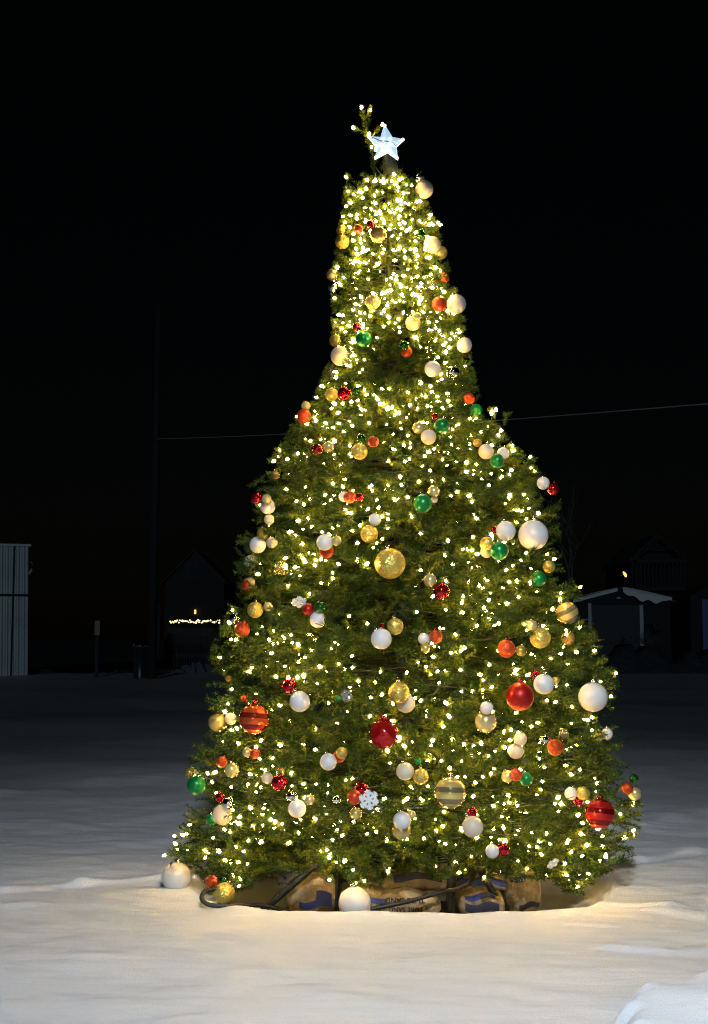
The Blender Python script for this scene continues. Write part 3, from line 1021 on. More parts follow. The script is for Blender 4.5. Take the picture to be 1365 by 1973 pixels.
# needles: one thin quad each
Q = []
TONE = []
for (q, dv, L) in tips:
    a = np.cross(dv, [0.31, 0.17, 0.93]); a /= np.linalg.norm(a)
    b_ = np.cross(dv, a)
    back = (q[1] - TREE_Y) > 0.35
    nn = int(L * (600 if not back else 330))
    t_ = np.sort(R_.rand(nn)) ** 0.9
    th = R_.rand(nn) * 2 * math.pi
    sp = R_.uniform(0.65, 1.05, nn)
    nl = R_.uniform(0.026, 0.039, nn) * (1.0 - 0.25 * t_)
    root = q + dv * (t_ * L)[:, None]
    rad = a * np.cos(th)[:, None] + b_ * np.sin(th)[:, None]
    dn = dv * np.cos(sp)[:, None] + rad * np.sin(sp)[:, None]
    side = np.cross(dn, R_.normal(size=(nn, 3))); side /= np.linalg.norm(side, axis=1)[:, None]
    wd = R_.uniform(0.0012, 0.0019, nn)[:, None]
    tipp = root + dn * nl[:, None]
    TONE.append(np.full(nn * 4, R_.rand(), dtype=np.float32))
    Q.append(np.stack([root - side * wd, root + side * wd, tipp + side * wd * 0.5, tipp - side * wd * 0.5], 1))
Q = np.concatenate(Q) - np.array(tree_base)
print('tips', len(tips), 'needles', len(Q))
crown_me = quads_mesh('crown', Q)
ta = crown_me.attributes.new('tone', 'FLOAT', 'POINT')
ta.data.foreach_set('value', np.concatenate(TONE))
new_obj('crown', crown_me, 'needles', tree)

bm = bmesh.new()
for pts in brs:
    ok_ = True
    for e_ in (pts[1], pts[2], pts[-1]):
        a_p = Vector(e_) - Vector((0, 0, EYE))
        zc = a_p.dot(_F)
        if CY - a_p.dot(_U) / zc * FPX > low_edge(CX + a_p.x / zc * FPX) - 22: ok_ = False
    if not ok_: continue
    tube(bm, [P(p) for p in pts], [0.006, 0.005, 0.0035, 0.002][:len(pts)], 4, False)
for (q, dv, L) in tips:
    tube(bm, [P(q), P(q + dv * L)], [0.0028, 0.0014], 3, False)
from_bm('branches', bm, 'branch_wire', tree)

bm = bmesh.new()
tube(bm, [P((AX0, TREE_Y, -0.38)), P((AX0, TREE_Y, 0.5)), P((Cz(2.0), TREE_Y, 2.0)), P((Cz(4.2), TREE_Y, 4.2)), P(at(752, 335, TREE_Y))],
     [0.055, 0.055, 0.045, 0.035, 0.03], 12)
from_bm('trunk', bm, 'pole_steel', tree)
bm = bmesh.new()
tube(bm, [P(at(754, 338, TREE_Y)), P(at(753, 322, TREE_Y)), P(at(749, 300, TREE_Y))], [0.055, 0.052, 0.035], 14)
from_bm('sleeve', bm, 'sleeve', tree)
hub = Vector((AX0, TREE_Y, 0.42))
for (pa, pb, Yb, rr) in [((602, 1672), (512, 1750), 8.05, 0.022), ((652, 1660), (648, 1752), 7.95, 0.020), ((872, 1640), (868, 1756), 8.0, 0.030),
                         ((908, 1645), (968, 1750), 8.05, 0.022)]:
    a = at(*pa, Yb); b_ = at(*pb, Yb)
    d = (b_ - a)
    foot = b_ + d * ((b_.z + 0.37) / -d.z)
    bm = bmesh.new()
    tube(bm, [P(hub + (a - hub) * 0.15), P(a), P(foot)], rr, 8)
    from_bm('leg', bm, 'pole_steel', tree)

# ------------------------------------------------------------------ star
sp = at(746, 277, TREE_Y - 0.10)
star = empty('star_topper', sp, 'glowing blue white five pointed star on top of the tree', 'star')
ss = (TREE_Y - 0.10) / FPX
tip_px = [(741, 237), (781, 269), (768, 311), (721, 310), (706, 262)]
val_px = [(757, 264), (765, 284), (747, 296), (727, 287), (733, 264)]
bm = bmesh.new()
outer = []
for (tp, vp) in zip(tip_px, val_px):
    outer.append(Vector(((tp[0] - 746) * ss, 0, -(tp[1] - 277) * ss)))
    outer.append(Vector(((vp[0] - 746) * ss, 0, -(vp[1] - 277) * ss)))
cf = bm.verts.new((0.0, -0.035, 0.0)); cb = bm.verts.new((0.0, 0.035, 0.0))
ov_f = [bm.verts.new(v + Vector((0, -0.008, 0))) for v in outer]
ov_b = [bm.verts.new(v + Vector((0, 0.008, 0))) for v in outer]
for i in range(10):
    j = (i + 1) % 10
    bm.faces.new((cf, ov_f[j], ov_f[i])); bm.faces.new((cb, ov_b[i], ov_b[j]))
    bm.faces.new((ov_f[i], ov_f[j], ov_b[j], ov_b[i]))
bmesh.ops.recalc_face_normals(bm, faces=bm.faces)
from_bm('star_body', bm, 'star_acrylic', star, None, False)
led = uv_ball('star_light', 0.011, 10, 8)
for i in range(10):
    v = outer[i] * (0.90 if i % 2 == 0 else 0.55)
    new_obj('star_light', led, 'star_led', star, v + Vector((0, -0.022 if i % 2 else -0.012, 0)))
new_obj('star_light', led, 'star_led', star, Vector((0.02, -0.034, -0.005)))
bm = bmesh.new()
tube(bm, [Vector(((a - 746) * ss, -0.045 if 720 < a < 760 else -0.026, -(b_ - 277) * ss)) for (a, b_) in ((716, 267), (722, 271), (732, 276), (744, 277), (756, 279), (763, 284))], 0.0028, 5)
from_bm('star_wire', bm, 'cable_black', star)
bm = bmesh.new()
tube(bm, [Vector(((a - 746) * ss, 0.03, -(b_ - 277) * ss)) for (a, b_) in ((746, 290), (750, 305), (752, 322))], 0.008, 6)
from_bm('star_stem', bm, 'pole_steel', star)

# ------------------------------------------------------------------ light strings
bm = bmesh.new()
prof = [(0.0, -0.042), (0.0035, -0.041), (0.0062, -0.030), (0.0066, -0.0148), (0.0070, -0.0145), (0.0112, -0.006), (0.0116, 0.001), (0.0086, 0.011), (0.0040, 0.018), (0.0, 0.020)]
rings = []
for (rr, zz) in prof:
    rings.append([bm.verts.new((0, 0, zz))] if rr == 0 else [bm.verts.new((rr * math.cos(k * math.pi / 4), rr * math.sin(k * math.pi / 4), zz)) for k in range(8)])
for i in range(len(rings) - 1):
    A, B = rings[i], rings[i + 1]
    for k in range(8):
        if len(A) == 1: bm.faces.new((A[0], B[(k + 1) % 8], B[k]))
        elif len(B) == 1: bm.faces.new((A[k], A[(k + 1) % 8], B[0]))
        else: bm.faces.new((A[k], A[(k + 1) % 8], B[(k + 1) % 8], B[k]))
bmesh.ops.recalc_face_normals(bm, faces=bm.faces)
bulb_me = bpy.data.meshes.new('bulb')
bm.to_mesh(bulb_me); bm.free()
bulb_me.polygons.foreach_set('use_smooth', [True] * len(bulb_me.polygons))
bulb_me.materials.append(MATS['warm_bulb'])
bulb_me.materials.append(MATS['wire_green'])
for f_ in bulb_me.polygons:
    if f_.center.z < -0.0147: f_.material_index = 1

DARK = [(755, 692, 66, 55, .0), (830, 700, 30, 30, .4), (705, 1150, 120, 78, .03), (790, 1030, 70, 60, .3), (900, 985, 70, 45, .35), (640, 1445, 85, 60, .15), (690, 1640, 60, 40, .3),
        (745, 1245, 75, 62, .08), (960, 1640, 60, 40, .3), (690, 1420, 50, 70, .25), (740, 870, 50, 60, .4), (560, 930, 40, 60, .6), (1090, 1480, 50, 60, .5), (870, 1390, 50, 50, .4),
        (925, 720, 40, 60, .3), (700, 820, 50, 40, .5), (840, 1180, 60, 40, .4), (1120, 1280, 40, 60, .3), (480, 1290, 60, 50, .5), (840, 1640, 60, 30, .5)]


def project(p):
    v = Vector(p) - Vector((0, 0, EYE))
    zc = v.dot(_F)
    return CX + v.x / zc * FPX, CY - v.dot(_U) / zc * FPX


cand = []
for (q, dv, L) in tips[:len(tips)]:
    p = q + dv * (L * R_.uniform(0.35, 0.95) + R_.uniform(0.0, 0.015))
    rel = qn(p)
    o = np.array([p[0] - Cz(p[2]), p[1] - TREE_Y, 0.0]); o /= (np.linalg.norm(o) + 1e-6)
    p = p + o * R_.uniform(-0.02, 0.022) + R_.normal(size=3) * 0.008
    px, py = project(p)
    wt = 0.35 + 1.4 * max(0, rel - 0.55)
    if p[1] > TREE_Y + 0.25: wt *= 0.30
    elif p[1] > TREE_Y - 0.05: wt *= 0.8
    wt *= 0.22 + max(0.0, -o[1]) ** 0.8
    wt *= float(np.interp(py, [330, 460, 560, 640, 760], [1.45, 1.6, 1.9, 1.6, 1.0]))
    if py < 322: wt = 0.0
    if py > 1500: wt *= 1.1
    if py > 1630: wt *= 0.75
    if py > 1480 and (px > 1090 or px < 450): wt *= 1.9
    for (a, b_, sx, sy, f_) in DARK:
        e_ = math.exp(-(((px - a) / sx) ** 2 + ((py - b_) / sy) ** 2) ** 2)
        wt *= 1 - (1 - f_) * e_
    cand.append((wt, p, dv))
NB = 1490
wts = np.array([c_[0] for c_ in cand]); wts /= wts.sum()
order = R_.choice(len(cand), size=min(len(cand), NB * 3), replace=False, p=wts)
bulbs = []
for i in order:
    p = cand[i][1]
    if any((abs(p[0] - q[0]) + abs(p[1] - q[1]) + abs(p[2] - q[2])) < 0.035 for (q, _) in bulbs): continue
    if any((Vector(p) - q).length < qr + 0.02 for (q, qr) in BALLS): continue
    bulbs.append((p, cand[i][2]))
    if len(bulbs) >= NB: break
for (a, b_) in ((697, 207), (714, 212), (681, 246), (711, 259), (737, 240), (716, 283), (724, 288)):
    bulbs.append((np.array(at(a, b_, TREE_Y - 0.06)), np.array([0, 0, 1.0])))
bulbs.sort(key=lambda b__: -b__[0][2])
WHERE = ['just below the star', 'past the shiny gold bauble near the treetop', 'through the orange and pearl bauble pair', 'at the foot of the narrow upper tree',
         'over the shoulder of the tree', 'above the huge gold glitter bauble', 'level with the huge pearl bauble',
         'under the huge gold glitter bauble', 'level with the dark banded gold bauble', 'level with the huge copper banded bauble', 'level with the green bauble at the lower left tip', 'level with the huge matte red bauble',
         'level with the huge dimpled red bauble', 'level with the huge gold banded bauble', 'along the lowest branches over the pit']
NS = len(WHERE)
per = math.ceil(len(bulbs) / NS)
for s_ in range(NS):
    chunk = bulbs[s_ * per:(s_ + 1) * per]
    z1, z0 = min(chunk[0][0][2], Z_HI - 0.08), max(chunk[-1][0][2], 0.62)
    st = empty('light_string', (Cz((z0 + z1) / 2), TREE_Y, (z0 + z1) / 2), 'warm white mini light string wound ' + WHERE[s_], 'light string', 'warm white light strings on the tree')
    base = Vector(st.location)
    hel = []
    for k in range(90):
        f_ = k / 89
        zz = z1 + (z0 - z1) * f_
        ph = f_ * 2 * math.pi * 3 + s_
        rr = Rz(zz) * 0.80
        hel.append(Vector((Cz(zz) + rr * math.cos(ph), TREE_Y + rr * math.sin(ph) * (kd(zz) if math.sin(ph) < 0 else 1.0), zz + 0.02 * math.sin(ph * 7))) - base)
    bm = bmesh.new()
    tube(bm, hel, 0.0028, 4)
    from_bm('wire', bm, 'wire_green', st)
    for (p, dv) in chunk:
        o = bpy.data.objects.new('bulb', bulb_me)
        COL.objects.link(o)
        o.parent = st
        o.location = Vector(p) - base
        o.rotation_mode = 'QUATERNION'
        o.rotation_quaternion = (Vector(dv) + Vector(R_.normal(size=3) * 0.35)).to_track_quat('Z', 'Y')
        s1 = R_.uniform(0.50, 0.86)
        o.scale = (s1, s1, s1 * R_.uniform(0.8, 1.15))

# ------------------------------------------------------------------ sandbags, cables
def spow(v, e_): return math.copysign(abs(v) ** e_, v)


def bag_pt(u, v, W, D, H, sc=1.0):
    e_ = max(0.0, 1 - abs(u) ** 5) ** 0.45
    hh = H * (0.18 + 0.82 * e_)
    dd = D * (0.75 + 0.25 * e_)
    return Vector((u * W, -dd * spow(math.cos(v), 0.55) * sc, hh * spow(math.sin(v), 0.7) * sc + 0.012 * math.sin(u * 5 + v)))


def bag(px0, px1, py0, py1, Y, rot, label, prints, text=None, flip=True):
    a = at(px0, py0, Y); b_ = at(px1, py1, Y)
    W = (b_.x - a.x) / 2; H = (a.z - b_.z) / 2; D = 0.15
    root = empty('sandbag', ((a.x + b_.x) / 2, Y + D, (a.z + b_.z) / 2), label, 'sandbag', 'sandbags weighing down the tree stand')
    root.rotation_euler = (0, 0, rot)
    bm = bmesh.new()
    nu, nv = 28, 28
    g_ = [[bm.verts.new(bag_pt(-1 + 2 * i / nu, 2 * math.pi * j / nv, W, D, H)) for j in range(nv)] for i in range(nu + 1)]
    for i in range(nu):
        for j in range(nv):
            bm.faces.new((g_[i][j], g_[i + 1][j], g_[i + 1][(j + 1) % nv], g_[i][(j + 1) % nv]))
    bm.faces.new(g_[0][::-1]); bm.faces.new(g_[-1])
    bmesh.ops.recalc_face_normals(bm, faces=bm.faces)
    from_bm('sack', bm, 'bag_tan', root)
    for k_, (u0, u1, v0, v1, mm) in enumerate(prints):
        bm = bmesh.new()
        sc = 1.02 + 0.006 * k_
        G_ = [[bm.verts.new(bag_pt(u0 + (u1 - u0) * i / 10, v0 + (v1 - v0) * j / 6, W, D, H, sc)) for j in range(7)] for i in range(11)]
        for i in range(10):
            for j in range(6):
                bm.faces.new((G_[i][j], G_[i + 1][j], G_[i + 1][j + 1], G_[i][j + 1]))
        from_bm('print_panel', bm, mm, root)
    if text:
        for (body, tu, tz, size, mm, fl) in text:
            cu = bpy.data.curves.new('lettering', 'FONT')
            cu.body = body; cu.size = size; cu.align_x = 'CENTER'; cu.align_y = 'CENTER'; cu.extrude = 0.0008
            cu.offset = size * 0.02
            tmp = bpy.data.objects.new('lettering_curve', cu)
            COL.objects.link(tmp)
            dg = bpy.context.evaluated_depsgraph_get()
            me = bpy.data.meshes.new_from_object(tmp.evaluated_get(dg))
            bpy.data.objects.remove(tmp)
            me.name = 'lettering'
            me.materials.clear()
            o = new_obj('lettering', me, mm, root)
            o.location = (tu * W, -D * 1.055, tz * H)
            o.rotation_euler = (math.pi / 2, 0, math.pi if False else 0)
            if fl: o.rotation_euler = (math.pi / 2, math.pi, 0)
    return root


bag(552, 652, 1694, 1772, 8.12, 0.06, 'tan sandbag with a stepped blue print beside the left stand leg', [(-0.55, 0.1, -0.28, -0.02, 'print_blue'), (0.1, 0.7, -0.28, 0.22, 'print_blue')])
bag(655, 745, 1712, 1790, 7.98, -0.05, 'plain tan sandbag behind the large white bauble at the snow rim', [])
bag(705, 868, 1683, 1722, 8.10, 0.02, 'tan sandbag with a navy print, top of the middle stack', [(-0.35, 0.80, 0.15, 0.95, 'print_navy')], None)
bag(702, 852, 1721, 1775, 7.96, -0.02, 'tan sandbag with a blue bar and dark lettering, below the navy printed one',
    [(-0.92, -0.40, 0.12, 0.62, 'print_blue'), (-0.9, -0.55, -0.35, -0.05, 'print_navy')],
    [('TUBE SAND', 0.06, 0.52, 0.046, 'print_black', True), ('TUBE SAND', 0.08, -0.14, 0.040, 'print_black', True)])
bag(884, 985, 1690, 1722, 8.16, -0.10, 'blue printed sandbag lying crosswise between two stand legs', [(-0.85, 0.9, 0.0, 0.9, 'print_blue')], None)
bag(884, 975, 1722, 1775, 7.98, 0.03, 'blue and tan striped sandbag at the bottom between two stand legs',
    [(-0.75, 0.55, 0.45, 0.95, 'print_blue'), (-0.75, 0.7, -0.25, 0.18, 'print_navy')])
bag(972, 1042, 1676, 1770, 8.12, 0.12, 'upright tan sandbag with white letters on a blue panel, rightmost in the pit',
    [(-0.85, 0.05, 0.42, 1.0, 'print_blue'), (-0.35, 0.85, -0.50, -0.24, 'print_black')],
    [('SAND', -0.42, 0.64, 0.030, 'print_white', True)])


def cable(name, pts, rad, label, cat):
    from mathutils.geometry import interpolate_bezier
    P_ = [Vector(p) for p in pts]
    out = []
    for i in range(len(P_) - 1):
        p0 = P_[max(i - 1, 0)]; p1 = P_[i]; p2 = P_[i + 1]; p3 = P_[min(i + 2, len(P_) - 1)]
        for k in range(8):
            t_ = k / 8
            out.append(0.5 * ((2 * p1) + (p2 - p0) * t_ + (2 * p0 - 5 * p1 + 4 * p2 - p3) * t_ * t_ + (3 * p1 - p0 - 3 * p2 + p3) * t_ ** 3))
    out.append(P_[-1])
    bm = bmesh.new()
    tube(bm, out, rad, 8)
    o = from_bm(name, bm, 'cable_black', None, None)
    return tag(o, label, cat)


cable('cable', [at(455, 1712, 7.92), at(420, 1712, 7.85), at(396, 1717, 7.80), at(389, 1731, 7.76), at(400, 1742, 7.74), at(425, 1746, 7.74), at(460, 1746, 7.78), at(500, 1744, 7.9), at(540, 1752, 8.0), at(600, 1765, 8.1)],
      0.014, 'black cable looping out of the pit beside a low gold bauble', 'cable')
cable('cable', [at(690, 1756, 7.74), at(735, 1748, 7.76), at(790, 1736, 7.80), at(850, 1719, 7.86), at(880, 1713, 7.90), at(905, 1700, 8.0), at(915, 1680, 8.1)],
      0.013, 'black cable slanting across the middle sandbags to the stand', 'cable')

# ------------------------------------------------------------------ far background, left
YS = 56.0
x_r = at(54, 1300, YS).x; zt = at(45, 1053, YS).z
shed = empty('metal_shed', (x_r, YS, 0), 'grey ribbed metal shed at the far edge of the snow', 'shed')
bm = bmesh.new()
nr = 34
prev = None
W_ = 8.0
for k in range(nr * 4 + 1):
    xx = x_r - W_ + W_ * k / (nr * 4) - shed.location.x
    yy = -0.035 if (k % 4) in (0, 1) else 0.0
    a, b_ = bm.verts.new((xx, yy, -0.3)), bm.verts.new((xx - 0.12, yy, zt))
    if prev: bm.faces.new((prev[0], a, b_, prev[1]))
    prev = (a, b_)
box(bm, x_r - W_ - shed.location.x, x_r - shed.location.x - 0.13, 0.05, 6, -0.3, zt - 0.02)
from_bm('wall', bm, 'shed_metal', shed, None, False)
zs = at(45, 1147, YS).z
shed.rotation_euler = (0, 0, R(15))
boxed('wall_seam', (-W_, -0.07, -0.075, -0.04, zs - 0.05, zs + 0.05), 'dark_siding', shed)
xg = at(25, 1200, YS).x - shed.location.x
boxed('wall_gap', (xg - 0.03, xg + 0.04, -0.06, -0.037, -0.3, zt), 'dark_siding', shed)
boxed('roof', (-W_ - 0.1, 0.0, -0.1, 6.1, zt, zt + 0.1), 'shed_metal', shed)
lf = at(57, 1095, YS - 0.1)
bm = bmesh.new(); tube(bm, [(lf.x - shed.location.x - 0.1, 0.1, lf.z - .3), (lf.x - shed.location.x + 0.05, 0, lf.z - .1), (lf.x - shed.location.x + .1, 0, lf.z + .3)], 0.07, 8)
from_bm('wall_lamp', bm, 'pale_trim', shed)

pb = at(293, 1290, 52)
pole = empty('utility_pole', (pb.x, 52, -0.3), 'tall dark wooden utility pole at the far edge of the snow', 'utility pole')
bm = bmesh.new(); tube(bm, [(0, 0, 0), (0.02, 0, 8), (0.05, 0, 15.8)], [0.2, 0.17, 0.13], 12)
from_bm('shaft', bm, 'pole_wood', pole)
bm = bmesh.new(); tube(bm, [(0.27, -0.1, 1.0), (0.27, -0.1, 3.3)], 0.07, 8)
from_bm('conduit', bm, 'dark_wood', pole)

a = at(296, 846, 51.8); b_ = at(1030, 806, 33); c_ = at(1400, 775, 24)
pts = []
for k in range(41):
    t_ = k / 40
    q = a.lerp(c_, t_)
    pts.append(q)
mid = pts[20]
tgt = at(1030, 806, (a.y + c_.y) / 2)
ex = (1030 - 296) / (1400 - 296)
best = min(range(41), key=lambda k: abs(project(pts[k])[0] - 1030))
dzz = at(1030, 806, pts[best].y).z - pts[best].z
u = best / 40
amp = dzz / (4 * u * (1 - u))
pts = [p + Vector((0, 0, amp * 4 * (k / 40) * (1 - k / 40))) for k, p in enumerate(pts)]
bm = bmesh.new(); tube(bm, pts, 0.014, 6)
o = from_bm('overhead_cable', bm, 'pale_trim', None)
tag(o, 'thin overhead cable strung from the utility pole across the night sky behind the tree', 'cable')

pm = at(187, 1285, 54)
mp_ = empty('marker_post', (pm.x, 54, -0.3), 'thin marker post with a yellow reflective top in front of the dark yard', 'marker post')
boxed('post', (-0.07, 0.07, -0.06, 0.06, 0, at(187, 1224, 54).z + 0.3), 'dark_wood', mp_)
boxed('reflector', (-0.11, 0.11, -0.08, 0.08, at(187, 1224, 54).z + 0.303, at(187, 1196, 54).z + 0.3), 'yellow_reflector', mp_)

bp_ = at(271, 1292, 53)
bn = empty('rubbish_bin', (bp_.x, 53, -0.3), 'dark rubbish bin with a glinting domed lid beside the utility pole', 'bin')
bm = bmesh.new(); tube(bm, [(0, 0, 0), (0, 0, 0.05), (0, 0, 1.55)], [0.27, 0.28, 0.33], 18)
from_bm('bin_body', bm, 'bin_green', bn)
bm = bmesh.new(); tube(bm, [(0, 0, 1.553), (0, 0, 1.62), (0, 0, 1.78), (0, 0, 1.86), (0, 0, 1.89)], [0.36, 0.36, 0.28, 0.14, 0.03], 18)
from_bm('lid', bm, 'silver_mirror', bn)

YF = 84.0
f0 = at(322, 1230, YF); f1 = at(436, 1230, YF)
fence = empty('picket_fence', ((f0.x + f1.x) / 2, YF, -0.35), 'low picket fence strung with warm lights far behind the snow', 'fence')
bm = bmesh.new()
zt_ = at(380, 1204, YF).z + 0.35
hw = (f1.x - f0.x) / 2
k = -hw
while k < hw:
    box(bm, k, k + 0.09, -0.02, 0.02, 0.05, zt_ * (0.96 + 0.04 * math.sin(k * 40)))
    k += 0.16
from_bm('pickets', bm, 'dark_wood', fence, None, False)
boxed('rail', (-hw, hw, 0.023, 0.07, zt_ * 0.25, zt_ * 0.32), 'dark_wood', fence)
boxed('rail', (-hw, hw, 0.023, 0.07, zt_ * 0.75, zt_ * 0.82), 'dark_wood', fence)
fl = empty('light_string', ((f0.x + f1.x) / 2, YF - 0.2, at(380, 1197, YF).z), 'far row of warm lights along the top of the picket fence', 'light string')
fb = uv_ball('bulb', 0.055, 8, 6)
fb.materials.append(MATS['far_bulb'])
bm = bmesh.new()
wp = []
for k in range(46):
    px = 328 + 96 * k / 45 + R_.uniform(-1.2, 1.2)
    q = at(px, 1197 + R_.uniform(-2.8, 2.8), YF - 0.2) - Vector(fl.location)
    o = bpy.data.objects.new('bulb', fb); COL.objects.link(o); o.parent = fl; o.location = q
    o.scale = [R_.uniform(0.55, 1.25)] * 3
    wp.append(q + Vector((0, 0.06, 0.03)))
wp.sort(key=lambda v: v.x)
tube(bm, wp, 0.012, 4)
from_bm('wire', bm, 'wire_green', fl)


def house(name, pxl, pxr, py_eave, py_ridge, py_base, Y, depth, label, wallm, roofm):
    a = at(pxl, py_eave, Y); b_ = at(pxr, py_eave, Y); zr = at((pxl + pxr) / 2, py_ridge, Y).z
    cx = (a.x + b_.x) / 2; hw = (b_.x - a.x) / 2
    h = empty(name, (cx, Y, -0.35), label, 'house' if 'house' in name else 'garage')
    ze = a.z + 0.35; zr += 0.35
    bm = bmesh.new()
    v = [bm.verts.new(p) for p in ((-hw, 0, 0), (hw, 0, 0), (hw, 0, ze), (0, 0, zr), (-hw, 0, ze), (-hw, depth, 0), (hw, depth, 0), (hw, depth, ze), (0, depth, zr), (-hw, depth, ze))]
    for f in ((0, 1, 2, 3, 4), (9, 8, 7, 6, 5), (1, 6, 7, 2), (5, 0, 4, 9)):
        bm.faces.new([v[i] for i in f])
    from_bm('wall', bm, wallm, h, None, False)
    bm = bmesh.new()
    ov, tk = 0.25, 0.12
    sl = (zr - ze) / hw
    for s_ in (-1, 1):
        pr = [(0, zr + 0.01), (s_ * (hw + ov), ze - sl * ov + 0.01), (s_ * (hw + ov), ze - sl * ov + 0.01 + tk), (0, zr + 0.01 + tk)]
        f_ = [bm.verts.new((p[0], -0.3, p[1])) for p in pr]; g_ = [bm.verts.new((p[0], depth + 0.3, p[1])) for p in pr]
        bm.faces.new(f_); bm.faces.new(g_[::-1])
        for i in range(4):
            bm.faces.new((f_[i], g_[i], g_[(i + 1) % 4], f_[(i + 1) % 4]))
    bmesh.ops.recalc_face_normals(bm, faces=bm.faces)
    from_bm('roof', bm, roofm, h, None, False)
    return h, hw, ze, zr


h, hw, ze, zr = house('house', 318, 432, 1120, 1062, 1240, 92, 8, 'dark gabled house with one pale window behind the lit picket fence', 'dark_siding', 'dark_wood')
def px_local(px, py, h_, Y): 
    q = at(px, py, Y); return q.x - h_.location.x, q.z - h_.location.z
x0, z1 = px_local(361, 1083, h, 92); x1, z0 = px_local(382, 1115, h, 92)
wf = boxed('window', (x0 - .06, x1 + .06, -0.06, -0.003, z0 - .06, z1 + .06), 'dark_wood', h)
boxed('pane', (x0, x1, -0.075, -0.063, z0, z1), 'pane_dark', wf)
x0, z1 = px_local(375.5, 1175, h, 92); x1, z0 = px_local(378.5, 1183, h, 92)
boxed('porch_lamp', (x0, x1, -0.2, -0.06, z0, z1), 'orange_lamp', h)

# bare trees
def bare_tree(px, pyb, Y, height, seed, m_, label, spread=0.5, group=None, levels=4):
    rs = random.Random(seed)
    b0 = at(px, pyb, Y)
    root = empty('bare_tree', (b0.x, Y, -0.35), label, 'tree', group)
    trunk = bmesh.new(); crown = bmesh.new()
    def grow(bm, p, d, L, r0, lev):
        pts = [p]; q = p.copy(); dd = d.copy()
        for k in range(4):
            dd = (dd + Vector((rs.uniform(-.18, .18), rs.uniform(-.18, .18), rs.uniform(-.05, .12)))).normalized()
            q = q + dd * L / 4
            pts.append(q.copy())
        tube(bm, pts, [r0, r0 * .88, r0 * .74, r0 * .6, r0 * .45], 5, False)
        if lev == 0: return
        for k in range(rs.choice((3, 4, 4))):
            i = rs.choice((2, 3, 4))
            nd = (dd + Vector((rs.uniform(-1, 1), rs.uniform(-1, 1), rs.uniform(-.3, .6))) * spread * 1.4).normalized()
            grow(crown, pts[i], nd, L * rs.uniform(.55, .78), r0 * .5, lev - 1)
    grow(trunk, Vector((0, 0, 0)), Vector((0, 0, 1)), height * 0.42, height * 0.02, levels)
    from_bm('trunk', trunk, m_, root); from_bm('branches', crown, m_, root)


bare_tree(1103, 1290, 40, 6.6, 4, 'bare_bark', 'bare pale tree with fine twigs rising behind the right side of the Christmas tree', 0.5)
bare_tree(421, 1290, 70, 5.4, 9, 'dark_bark', 'small bare dark tree at the end of the lit picket fence', 0.4)

# road and windrow behind the field, left
r0, r1 = at(322, 1286, 60), at(470, 1286, 60)
def road_h(x, y): return -0.31 + 0.02 * np.sin(x * 2 + y)
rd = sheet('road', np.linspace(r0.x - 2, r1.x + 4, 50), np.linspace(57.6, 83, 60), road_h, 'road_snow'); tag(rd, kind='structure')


def ridge(name, pa, pb, ya, yb, wd, hh, m_, seed):
    A = at(*pa, ya); B = at(*pb, yb)
    n_ = 60
    rs = np.random.RandomState(seed)
    bm = bmesh.new()
    prev = None
    ph = rs.uniform(0, 6, 6)
    for i in range(n_ + 1):
        t_ = i / n_
        cx_, cy_ = A.x + (B.x - A.x) * t_, ya + (yb - ya) * t_
        k_ = hh * (0.75 + 0.18 * math.sin(t_ * 14 + ph[0]) + 0.12 * math.sin(t_ * 37 + ph[1])) * min(1, 8 * t_ + .15, 8 * (1 - t_) + .15)
        row = []
        for j in range(9):
            s_ = j / 8
            row.append(bm.verts.new((cx_ + 0.1 * math.sin(t_ * 40 + j), cy_ + (s_ - .5) * wd, -0.36 + k_ * math.sin(math.pi * s_) ** 1.2 * (1 + 0.15 * math.sin(t_ * 60 + j * 2)))))
        if prev:
            for j in range(8): bm.faces.new((prev[j], row[j], row[j + 1], prev[j + 1]))
        prev = row
    bmesh.ops.recalc_face_normals(bm, faces=bm.faces)
    o = from_bm(name, bm, m_)
    tag(o, kind='structure')
    return o


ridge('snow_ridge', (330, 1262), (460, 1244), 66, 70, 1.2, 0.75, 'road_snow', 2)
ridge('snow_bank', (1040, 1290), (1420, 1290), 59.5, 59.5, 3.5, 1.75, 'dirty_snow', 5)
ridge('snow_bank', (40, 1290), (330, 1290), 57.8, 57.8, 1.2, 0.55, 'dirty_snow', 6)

# ------------------------------------------------------------------ far background, right
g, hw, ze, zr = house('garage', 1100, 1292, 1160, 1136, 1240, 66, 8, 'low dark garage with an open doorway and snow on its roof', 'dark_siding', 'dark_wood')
x0, z1 = px_local(1140, 1166, g, 66); x1, z0 = px_local(1233, 1212, g, 66)
dr = boxed('doorway', (x0, x1, -0.05, -0.004, 0, z1), 'print_black', g)  # flat black panel stands in for the shade inside the opening
for (pa, pb) in (((1133, 1162), (1140, 1215)), ((1232, 1166), (1240, 1215))):
    xa, zb = px_local(pa[0], pa[1], g, 66); xb, _ = px_local(pb[0], pb[1], g, 66)
    boxed('door_post', (xa, xb, -0.09, -0.052, 0, zb), 'pale_trim', g)
xa, zb = px_local(1192, 1152, g, 66)
boxed('wall_plate', (xa - .1, xa + .1, -0.06, -0.003, zb - 0.04, zb + 0.04), 'pale_trim', g)
bm = bmesh.new()   # snow sliding off the roof slope
prev = None
